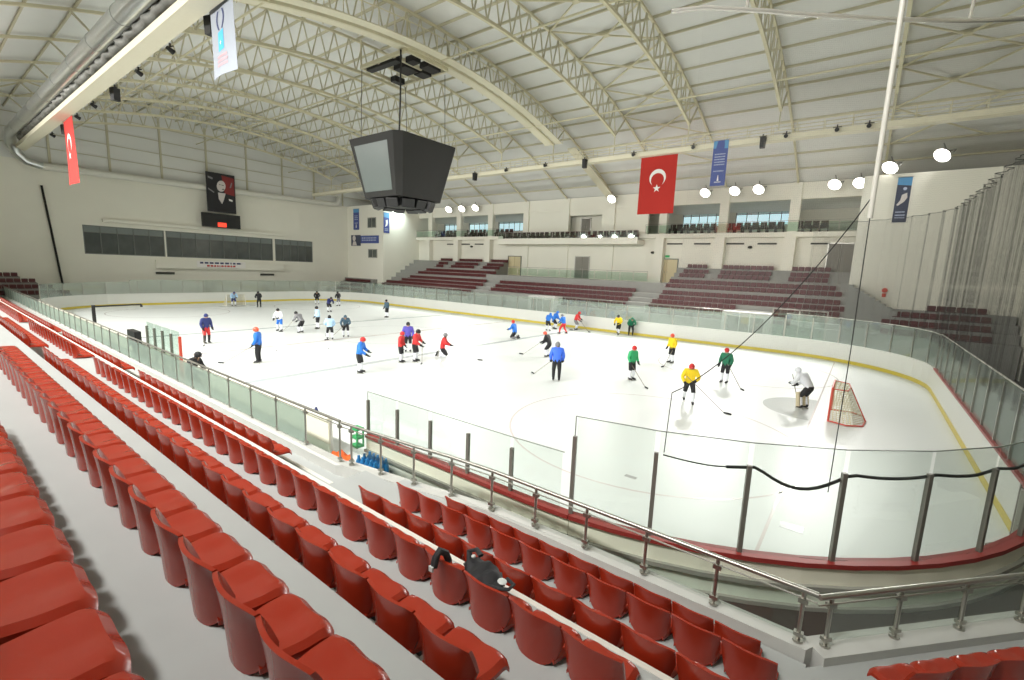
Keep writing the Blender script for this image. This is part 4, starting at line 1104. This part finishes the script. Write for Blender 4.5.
for p_ in o.data.polygons: p_.material_index = 1 if R2[p_.vertices[0]//NV][1] > 8.5 else 0
uvl = o.data.uv_layers.new(name='UVMap')
for l in o.data.loops: uvl.data[l.index].uv = uvs[l.vertex_index]
hoop = [(24.6-30, -14.80, 8.32)]+[(p.x-30, p.y, ztop(s_)) for p, s_ in R2[::3] if s_ < 7]
m = MB(); m.tube(hoop, .028, 8); m.build('top_hoop', M['silver'], t, True)
m = MB(); m.tube([(p.x-30, p.y, ztop(s_)) for p, s_ in R2 if s_ > 6.9], .012, 5); m.build('top_rope', M['rope'], t, True)
m = MB(); m.tube([(p.x-30, p.y, zbot(s_)) for p, s_ in R2 if s_ < .9], .010, 6); m.tube([(p.x-30, p.y, zbot(s_)) for p, s_ in R2 if s_ > .8 and s_ < 9.5], .022, 6); m.build('bottom_rope', M['rope'], t, True)
for s0 in (.5, 3.0, 4.6, 7.5, 10):
    p = R2[int(s0/.12)][0]; m = MB(); m.tube([(p.x-30, p.y, ztop(s0)), (p.x-30+.25, p.y+.3, 14.5)], .02, 6); m.build('hanger', M['silver'], t, True)
px, py = 26.95, -14.45
m = MB(); m.tube([(px-30, py, 5.7), (px-30, py, 16.0)], .027, 10); m.build('pole', M['pipe'], t, True)
m = MB(); m.tube([(px-30, py, 5.7), (px-30+.01, py-.01, 4.2), (px-30, py, 2.42)], .0055, 6); m.build('drop_rope', M['rope'], t, True)
m = MB(); pts = []
for k in range(15):
    u = k/14; q = V((px, py, 5.95)).lerp(V((25.03, -14.7, 3.35)), u); pts.append((q.x-30, q.y, q.z-.30*math.sin(PI*u)**.8))
m.tube(pts, .007, 6); m.tube([(25.03-30, -14.7, 3.35), (24.99-30, -14.68, 2.45)], .006, 6); m.build('tie_rope', M['rope'], t, True)

# ------------------------------------------------------------------ floodlights
def aim(o, d): o.rotation_mode = 'QUATERNION'; o.rotation_quaternion = V(d).to_track_quat('-Z', 'Y')
def flood(x, y, z, target, power, label, size=(.9, .9), col=(1, .985, .95), spread=130):
    d = (V(target)-V((x, y, z))).normalized(); q = d.to_track_quat('-Z', 'Y').to_matrix().to_4x4()
    t = thing('floodlight', label, 'floodlight', (x, y, z), 0, 'floodlights under the eaves')
    m = MB(); w = h = size[0]/2+.04; C16 = [(math.cos(PI*k/8), math.sin(PI*k/8)) for k in range(17)]
    rows = [[q @ V((w*f*c, w*f*sn, z0)) for c, sn in C16] for f, z0 in ((.92, .03), (1, .0), (1, .06), (.75, .24), (.35, .36))]
    m.grid(rows); m.add(rows[4][:16], [tuple(range(16))])
    m.build('housing', M['lampbody'], t)
    m = MB(); m.bar(q @ V((-w-.03, 0, .1)), q @ V((-w-.03, 0, .45)), .04); m.bar(q @ V((w+.03, 0, .1)), q @ V((w+.03, 0, .45)), .04); m.bar(q @ V((-w-.03, 0, .45)), q @ V((w+.03, 0, .45)), .05)
    m.bar(q @ V((0, 0, .45)), (0, .0, .75), .05); m.build('bracket', M['lampbody'], t)
    m = MB(); m.add([q @ V((w*.93*c, w*.93*sn, .028)) for c, sn in C16[:16]], [tuple(range(16))]); m.build('lens', M['lens'], t)
    ld = bpy.data.lights.new('floodlight_lamp', 'AREA'); ld.shape = 'DISK'; ld.size = size[0]; ld.energy = power; ld.color = col; ld.spread = math.radians(spread)
    lo = bpy.data.objects.new('lamp', ld); COL.objects.link(lo); lo.parent = t; aim(lo, d); lo.location = d*.01
    return t
FP = 780
fx = [-18.9, -16.5, -14.1, 4.9, 14.2, 16.7, 18.6, 24.0, 25.6]
for k, x in enumerate(fx):
    flood(x, 24.2, 12.55, (x*.8, 9.5, 0), FP*1.05, 'lit floodlight under the far eave, %s from left' % ordinal(k+1), spread=98)
for k, (x, y, z) in enumerate(((27.25, 18.6, 12.45), (29.7, 18.6, 12.95))):
    flood(x, y, z, (20, 7, 0), FP*.7, 'lit floodlight above the white right tower, %s one' % ('left' if k == 0 else 'right'), spread=95)
for k in range(14):
    x = -24+3.7*k
    flood(x, -24.0, 12.6, (x*.8, -5, 0), FP*1.2, 'floodlight under the near eave, %s from the left end' % ordinal(k+1), spread=115)
flood(-24.6, 21.5, 13.0, (-25.95, 20.6, 10.5), 260, 'lit lamp washing the side of the left tower', (.5, .4), (.85, 1, .96))

# ------------------------------------------------------------------ world: daylight outside the gallery windows
wd = bpy.data.worlds.new('world'); S.world = wd; wd.use_nodes = True
bg = wd.node_tree.nodes['Background']; bg.inputs[0].default_value = (.72, .86, 1, 1); bg.inputs[1].default_value = 2.2

# ------------------------------------------------------------------ people on the ice
PARTS = {}
def shared(key, fn):
    if key not in PARTS: PARTS[key] = fn()
    return PARTS[key]
def glove_mesh():
    m = MB(); m.tube([(0, 0, .09), (0, 0, .0)], [.055, .065], 10)            # cuff
    m.bbox(-.05, .05, -.028, .028, -.10, .01, .016)
    for j, (x, l) in enumerate(((-.036, .075), (-.012, .09), (.012, .085), (.036, .065))):
        m.tube([(x, 0, -.09), (x, .012, -.09-l*.5), (x, .035, -.09-l*.85), (x, .055, -.09-l*.8)], [.013, .0125, .0115, .009], 6)
    m.tube([(.045, .005, -.03), (.07, .02, -.06), (.068, .045, -.085)], [.016, .014, .011], 6)
    return m
def helmet_mesh():
    m = MB(); rows = []
    for i in range(7):
        t = PI*.62*i/6; rows.append([(.115*math.sin(t)*math.cos(2*PI*k/14), .135*math.sin(t)*math.sin(2*PI*k/14)-.008, .135*math.cos(t)-(.02 if i == 6 else 0)) for k in range(15)])
    m.grid(rows); m.tube([(-.105, .06, .03), (-.06, .118, .035), (0, .132, .037), (.06, .118, .035), (.105, .06, .03)], .012, 6)
    return m
def face_mesh():
    m = MB()
    for s in (-1, 1): m.ball((s*.034, .100, .012), .012, 6, 4)
    m.mi = 1; m.tube([(-.025, .098, -.052), (0, .106, -.054), (.025, .098, -.052)], .007, 5)
    m.mi = 2; m.tube([(0, .098, .015), (0, .124, -.018), (0, .105, -.028)], [.008, .016, .01], 6)
    for s in (-1, 1): m.ball((s*.098, .0, -.005), .025, 6, 5, (.45, .8, 1.2))
    return m
def skate_mesh():
    m = MB(); m.tube([(0, -.06, .17), (0, -.055, .11), (0, .0, .085), (0, .11, .075), (0, .17, .07)], [.052, .055, .054, .047, .03], 8)
    m.mi = 1; m.box(-.012, .012, -.12, .19, .02, .055); m.box(-.003, .003, -.13, .21, .0, .03)
    return m
def person(label, x, y, face, jersey, pants, socks, helmet, pose='stand', h=1.78, gloves='c_black', torso=1.0, stick=None, holdto=None, cat='person', extra=None):
    """face: heading in degrees (0 looks along +X). Returns the root."""
    t = thing('person', label, cat, (x, y, 0), math.radians(face-90)); k = h*.94/1.78
    # joints in a frame that looks along +Y
    if pose == 'kneel':
        J = dict(pel=(0, -.05, .52), sp=(0, -.02, .74), ch=(0, .06, .98), ne=(0, .10, 1.15), he=(0, .13, 1.30), tp=(0, .13, 1.42),
                 hL=(-.12, -.04, .48), kL=(-.16, .22, .12), aL=(-.15, -.22, .12), hR=(.12, -.04, .48), kR=(.16, .24, .12), aR=(.15, -.20, .12),
                 sL=(-.21, .06, 1.06), eL=(-.29, .16, .82), wL=(-.18, .40, .72), sR=(.21, .06, 1.06), eR=(.30, .20, .84), wR=(.20, .46, .76))
    else:
        b = {'stand': .05, 'bend': .42, 'crouch': .26, 'stride': .16, 'lean': .14}[pose]; kn = {'stand': .04, 'bend': .14, 'crouch': .18, 'stride': .10, 'lean': .06}[pose]
        pz = .98-kn*.55; sp = .13 if pose != 'stand' else .10; st_ = .26 if pose == 'stride' else 0
        py_ = -b*.35
        J = dict(pel=(0, py_, pz), sp=(0, py_+b*.35, pz+.20), ch=(0, py_+b*.85, pz+.42-b*.15), ne=(0, py_+b*1.2, pz+.58-b*.30), he=(0, py_+b*1.3+.03, pz+.72-b*.34), tp=(0, py_+b*1.3+.04, pz+.83-b*.34),
                 hL=(-.10, py_, pz-.04), kL=(-sp-.03, py_*.3+kn+st_*.6, .53-kn*.2), aL=(-sp-.03, st_, .13), hR=(.10, py_, pz-.04), kR=(sp+.03, py_*.3+kn-st_*.3, .53-kn*.2), aR=(sp+.03, -st_, .13+(.04 if st_ else 0)))
        c = V(J['ch'])
        J.update(sL=(-.21, c.y, c.z+.08), sR=(.21, c.y, c.z+.08))
        if pose == 'stand': J.update(eL=(-.29, c.y-.02, c.z-.20), wL=(-.27, c.y+.12, c.z-.42), eR=(.29, c.y-.02, c.z-.20), wR=(.27, c.y+.12, c.z-.42))
        else: J.update(eL=(-.33, c.y+.06, c.z-.20), wL=(-.16, c.y+.30, c.z-.30), eR=(.33, c.y+.08, c.z-.20), wR=(.20, c.y+.32, c.z-.40))
    J = {n_: V(v)*k for n_, v in J.items()}
    R_ = dict(pel=.165, sp=.165*torso, ch=.185*torso, ne=.06, he=.098, tp=.07, hL=.11, kL=.075, aL=.052, hR=.11, kR=.075, aR=.052, sL=.095, eL=.062, wL=.042, sR=.095, eR=.062, wR=.042)
    E_ = [('pel', 'sp'), ('sp', 'ch'), ('ch', 'ne'), ('ne', 'he'), ('he', 'tp'), ('pel', 'hL'), ('hL', 'kL'), ('kL', 'aL'), ('pel', 'hR'), ('hR', 'kR'), ('kR', 'aR'), ('ch', 'sL'), ('sL', 'eL'), ('eL', 'wL'), ('ch', 'sR'), ('sR', 'eR'), ('eR', 'wR')]
    names = list(J); me = bpy.data.meshes.new('skeleton'); me.from_pydata([J[n_] for n_ in names], [(names.index(a), names.index(b)) for a, b in E_], [])
    o = bpy.data.objects.new('tmp', me); COL.objects.link(o)
    o.modifiers.new('skin', 'SKIN'); sub = o.modifiers.new('sub', 'SUBSURF'); sub.levels = 1; sub.render_levels = 1
    sk = me.skin_vertices[0].data
    for i, n_ in enumerate(names): r = R_[n_]*k; sk[i].radius = (r, r*.80 if n_ in ('pel', 'sp', 'ch') else r); sk[i].use_root = n_ == 'pel'
    bpy.context.view_layer.update()
    ev = o.evaluated_get(bpy.context.evaluated_depsgraph_get()); bm_ = bpy.data.meshes.new_from_object(ev)
    bpy.data.objects.remove(o)
    bm_.name = 'body'; bm_.materials.clear(); bm_.materials.append(M['skin'])
    bm_.polygons.foreach_set('use_smooth', [True]*len(bm_.polygons))
    ob = bpy.data.objects.new('body', bm_); COL.objects.link(ob); ob.parent = t
    # clothing: the garment follows the body region by region, a little outside it
    def near(c):
        best = None
        for a, b in E_:
            A, B = J[a], J[b]; d = B-A; u = max(0, min(1, (c-A).dot(d)/max(1e-9, d.dot(d)))); q = (c-(A+d*u)).length/(R_[a]*(1-u)+R_[b]*u)
            if best is None or q < best[0]: best = (q, a+b, u)
        return best[1], best[2]
    reg = []
    for p in bm_.polygons:
        e, u = near(V(p.center))
        if e in ('pelsp',): g = 'pants' if u < .05 else 'jersey'
        elif e in ('spch', 'chsL', 'chsR', 'sLeL', 'sReR'): g = 'jersey'
        elif e in ('eLwL', 'eRwR'): g = 'jersey' if u < .8 else None
        elif e == 'chne': g = 'jersey' if u < .55 else None
        elif e in ('neh', 'nehe', 'hetp'): g = None
        elif e in ('pelhL', 'pelhR'): g = 'pants'
        elif e in ('hLkL', 'hRkR'): g = 'pants'
        else: g = 'sock' if u < 1.01 else None
        reg.append(g)
    nv = [V(v.normal) for v in bm_.vertices]
    reg = [('sockL' if p.center.x < 0 else 'sockR') if r == 'sock' else r for p, r in zip(bm_.polygons, reg)]
    for g, m_, off in (('jersey', jersey, .022), ('pants', pants, .018), ('sockL', socks, .014), ('sockR', socks, .014)):
        idx = {}; m = MB()
        for p, r in zip(bm_.polygons, reg):
            if r != g: continue
            f = []
            for vi in p.vertices:
                if vi not in idx:
                    idx[vi] = len(m.v); m.v.append(tuple(V(bm_.vertices[vi].co)+nv[vi]*off*k))
                f.append(idx[vi])
            m.f.append(tuple(f)); m.m.append(0)
        if m.f:
            go = m.build({'jersey': 'jersey', 'pants': 'trousers', 'sockL': 'leg_wear', 'sockR': 'leg_wear'}[g], M[m_], t, True, False)
    def put(key, fn, mats, loc, rot=None, name=None, sc=1.):
        if key not in PARTS:
            PARTS[key] = fn().build(name or key, mats, None, True); oo = PARTS[key]
        else:
            oo = PARTS[key].copy(); COL.objects.link(oo)
        oo.name = name or key; oo.parent = t; oo.location = loc; oo.scale = (sc,)*3
        oo.rotation_mode = 'QUATERNION'; oo.rotation_quaternion = rot if rot else (1, 0, 0, 0)
        return oo
    put('helmet_'+helmet, helmet_mesh, [M[helmet]], J['he']+V((0, 0, .015)), name='helmet', sc=k)
    put('face', face_mesh, [M['black'], M['c_red'], M['skin']], J['he']+V((0, .002, 0)), name='face', sc=k)
    for s in 'LR':
        d = (J['w'+s]-J['e'+s]).normalized(); q = V((0, 0, -1)).rotation_difference(d)
        put('glove_'+gloves, glove_mesh, [M[gloves]], J['w'+s]+d*.02, q, 'glove', k)
        if pose != 'kneel': put('skate', skate_mesh, [M['c_black'], M['steel']], V((J['a'+s].x, J['a'+s].y+.02, max(0, J['a'+s].z-.13*k))), None, 'skate', k)
        else: put('skate', skate_mesh, [M['c_black'], M['steel']], V((J['a'+s].x, J['a'+s].y-.05, .16*k)), V((0, 0, 1)).rotation_difference(V((0, -1, .1))), 'skate', k)
    if extra == 'pads':
        for s in 'LR':
            m = MB(); a = J['k'+s]+V((0, .03, .16)); b = J['a'+s]+V((0, .05, -.02)); m.bar(a, b, .26, .13, V((0, 1, 0))); m.build('leg_pad', M['leather'], t)
    if stick:
        W = t.matrix_basis if False else (Matrix.Translation((x, y, 0)) @ Matrix.Rotation(math.radians(face-90), 4, 'Z'))
        s = stick[0]; a = W @ (J['w'+s]+(J['w'+s]-J['e'+s]).normalized()*.09)
        tip = W @ V((stick[1], stick[2], .03)); d = (a-tip).normalized(); top = a+d*(stick[3] if len(stick) > 3 else .35)
        sx = thing('hockey_stick', 'hockey stick held by '+label_short(label), 'hockey stick', tip, 0)
        m = MB(); m.bar((0, 0, 0), top-tip, .022, .018); m.build('shaft', M['wood'], sx)
        side = V((-(top-tip).y, (top-tip).x, 0)).normalized(); e = V(((tip-top).x, (tip-top).y, 0)).normalized()
        m = MB(); m.bar((0, 0, .0), e*.28+side*.05+V((0, 0, .0)), .02, .07); m.build('blade', M['c_black'], sx)
    return t
def label_short(l):
    w = l.split(); return 'the '+' '.join(w[:10])
A = person
A('person in dark blue jersey and red trousers standing near the bench screen', -3.13, -10.79, 10, 'c_navy', 'c_red', 'c_black', 'c_navy', 'stand', 1.85, stick=('R', .45, .55))
A('person in bright blue jacket and black trousers with red helmet near the left benches', 4.06, -11.08, 225, 'c_blue', 'c_black', 'c_black', 'c_orange', 'stand', 1.85, stick=('L', -.2, 1.5))
A('skater in white jersey with blue pants, leftmost of the far group', -5.66, -5.32, -60, 'c_white', 'c_blue', 'c_white', 'c_black', 'lean', 1.75)
A('bending skater with black pants and brown helmet, second of the far group', -3.94, -4.69, 200, 'c_grey', 'c_black', 'c_white', 'c_black', 'bend', 1.75, stick=('L', -.3, 1.3))
A('skater in pale blue jersey with black pants in the middle of the far group', -5.12, -2.75, -100, 'c_lblue', 'c_black', 'c_white', 'c_black', 'stand', 1.8)
A('skater in black jersey at the back of the far group by the left corner', -24.0, 8.0, -30, 'c_black', 'c_black', 'c_white', 'c_black', 'crouch', 1.8)
A('skater in dark jersey leaning right behind the pale blue skater', -15.8, 4.6, 0, 'c_navy', 'c_black', 'c_white', 'c_black', 'bend', 1.8)
A('skater in black jersey alone by the far left boards', -21.0, 8.9, 180, 'c_black', 'c_grey', 'c_white', 'c_black', 'lean', 1.8)
A('skater in pale blue jersey with brown helmet, in front of the far group', -.07, -4.83, 150, 'c_lblue', 'c_black', 'c_white', 'c_black', 'stride', 1.75)
A('skater in slate jersey with dark helmet, rightmost of the far group', -.56, -3.35, -40, 'c_teal', 'c_black', 'c_white', 'c_teal', 'crouch', 1.75, stick=('R', .9, 1.3))
A('skater in dark jersey standing alone between the group and the far boards', -8.66, 6.23, -90, 'c_teal', 'c_black', 'c_white', 'c_black', 'stand', 1.8)
A('skater in blue jersey and red helmet standing in profile on the near half', 9.06, -8.85, 37, 'c_blue', 'c_black', 'c_white', 'c_red', 'lean', 1.8)
A('skater in red jersey with red helmet, left one of the red pair', 8.44, -5.99, 30, 'c_red', 'c_black', 'c_white', 'c_red', 'stand', 1.7)
A('taller skater in red jersey, right one of the red pair', 8.75, -5.3, 25, 'c_red', 'c_black', 'c_white', 'c_black', 'lean', 1.85, stick=('R', .3, .5))
A('skater in violet jersey just behind the red pair', 6.38, -3.81, -40, 'c_purple', 'c_black', 'c_white', 'c_black', 'stand', 1.85)
A('kneeling skater in red jersey holding out a stick', 8.79, -3.35, 35, 'c_red', 'c_black', 'c_white', 'c_grey', 'kneel', 1.8, stick=('R', .4, 2.0))
A('kneeling skater in blue jersey with red helmet at centre right', 7.26, 5.2, 190, 'c_blue', 'c_black', 'c_grey', 'c_red', 'kneel', 1.8)
A('skater in blue jersey with pale back print, left of the pair at the far boards', 6.37, 11.06, 100, 'c_blue', 'c_black', 'c_white', 'c_blue', 'bend', 1.75)
A('skater in blue jersey, right of the pair at the far boards', 6.0, 12.6, 60, 'c_blue', 'c_black', 'c_white', 'c_blue', 'crouch', 1.8, stick=('R', .6, 1.2))
A('skater in blue jersey and red trousers striding by the far boards', 8.15, 10.54, 180, 'c_blue', 'c_red', 'c_red', 'c_grey', 'stride', 1.75)
A('skater in red jersey and pale trousers against the far boards', 7.5, 13.7, 10, 'c_red', 'c_grey', 'c_white', 'c_red', 'crouch', 1.85, stick=('R', .5, 1.3))
A('skater in black jersey leaning forward behind the blue coat', 12.77, 1.23, 190, 'c_black', 'c_black', 'c_white', 'c_orange', 'crouch', 1.7, stick=('L', -.2, 1.5))
A('person in royal blue jacket and black trousers seen from behind at mid ice', 16.26, -3.45, 125, 'c_royal', 'c_black', 'c_black', 'c_grey', 'stand', 1.9, torso=1.12, stick=('L', -1.0, 1.2))
A('skater in yellow jersey and black pants at the far boards', 11.27, 14.1, -90, 'c_yellow', 'c_black', 'c_white', 'c_black', 'stride', 1.8)
A('skater in dark green jersey beside the yellow one at the far boards', 12.2, 14.45, -60, 'c_dgreen', 'c_black', 'c_black', 'c_dgreen', 'bend', 1.8)
A('skater in bright green jersey with red helmet at right of mid ice', 18.68, -.62, -20, 'c_green', 'c_black', 'c_white', 'c_red', 'stand', 1.75, stick=('R', .5, 1.3))
A('skater in yellow jersey and orange helmet facing the near side', 18.62, 5.22, -120, 'c_yellow', 'c_black', 'c_white', 'c_orange', 'stand', 1.8, stick=('L', -.8, 1.2))
A('nearest skater in yellow jersey with red helmet beside the hanging rope', 21.95, -2.68, -70, 'c_yellow', 'c_black', 'c_white', 'c_red', 'stride', 1.78, torso=1.1, stick=('L', -1.2, .9))
A('skater in dark green jersey and red helmet near the goalkeeper', 22.17, 2.2, -100, 'c_dgreen', 'c_black', 'c_white', 'c_red', 'stand', 1.8, torso=1.08, stick=('L', -1.0, .6))
A('goalkeeper in white jersey with tan leg pads in front of the red goal', 25.62, -.1, 150, 'c_white', 'c_black', 'c_white', 'c_white', 'bend', 1.85, extra='pads', torso=1.1, stick=('R', .9, .9, .8))
A('goalkeeper in pale blue jersey leaning beside the distant goal', -25.6, -.4, -10, 'c_lblue', 'c_navy', 'c_white', 'c_navy', 'bend', 1.8)
A('skater in black standing right of the distant goal', -23.2, 1.1, 180, 'c_black', 'c_black', 'c_black', 'c_black', 'lean', 1.8)
A('person in black coat at the team bench below the red post', 9.0, -15.45, 40, 'c_black', 'c_black', 'c_black', 'c_black', 'crouch', 1.72).location.z = .28
# small orange cones and pucks on the ice
def cone(x, y, lab):
    m = MB(); m.lathe([(.001, .30), (.03, .30), (.12, .03), (.17, .03), (.17, 0), (.001, 0)], (0, 0, 0), 12)
    o = m.build('training_cone', M['navy'], None, True); o.location = (x, y, 0); tag(o, lab, 'cone')
cone(8.6, -14.4, 'small blue cone on the ice just over the long railing, left one'); cone(13.3, -13.4, 'small blue cone on the ice just over the long railing, right one')
for k, (x, y, lab) in enumerate(((1.5, -9.0, 'black puck on the ice between the near coach and the far group'), (2.7, -6.6, 'black puck on the ice in front of the far group'))):
    m = MB(); m.lathe([(.001, .025), (.038, .025), (.038, 0), (.001, 0)], (0, 0, 0), 14); o = m.build('hockey_puck', M['black']); o.location = (x, y, .001); tag(o, lab, 'puck')

# ------------------------------------------------------------------ far side entrances cut in the stand
def entrance(x, w, label, sign):
    t = thing('stand_entrance', label, 'entrance', (x, 16.5, 0))
    m = MB(); m.box(-w/2, -w/2+.35, -.35, 1.2, 0, 2.5); m.box(w/2-.35, w/2, -.35, 1.2, 0, 2.5); m.box(-w/2+.35, w/2-.35, -.35, 1.2, 2.2, 2.5)
    m.build('portal', M['ledge'], t)
    d = MB(); d.bbox(-w/2+.4, w/2-.4, -.1, 0, 0, 2.15, .02); d.build('door', M['door'], t)
    for s in (-1, 1):
        m = MB(); m.tube([(s*.35, -.5, 1.0), (s*.35, -.5, 2.5)], .035, 8); m.build('white_post', M['white'], t, True)
    return t
entrance(2.1, 3.0, 'pale portal with grey door under the middle far seats', 0); entrance(20.2, 3.2, 'pale portal with white posts under the right far seats', 0)
t = thing('penalty_box', 'steel framed glass penalty box behind the right far boards', 'bench box', (23.6, 15.9, 0))
m = MB()
for x in (-1.6, 0, 1.6): m.box(x-.04, x+.04, -.04, .04, .0, 3.0)
m.box(-1.6, 1.6, -.04, .04, 2.94, 3.0); m.build('frame', M['steel'], t); MB().box(-1.5, 1.5, -.01, .01, 1.0, 2.9).build('glass_pane', M['bglass'], t)

# ------------------------------------------------------------------ view
S.view_settings.view_transform = 'Standard'; S.view_settings.look = 'None'; S.view_settings.gamma = 1; S.view_settings.use_curve_mapping = False
S.view_settings.exposure = -0.76
S.cycles.max_bounces = 10; S.cycles.diffuse_bounces = 5; S.cycles.glossy_bounces = 3; S.cycles.transparent_max_bounces = 24
S.cycles.sample_clamp_indirect = 6
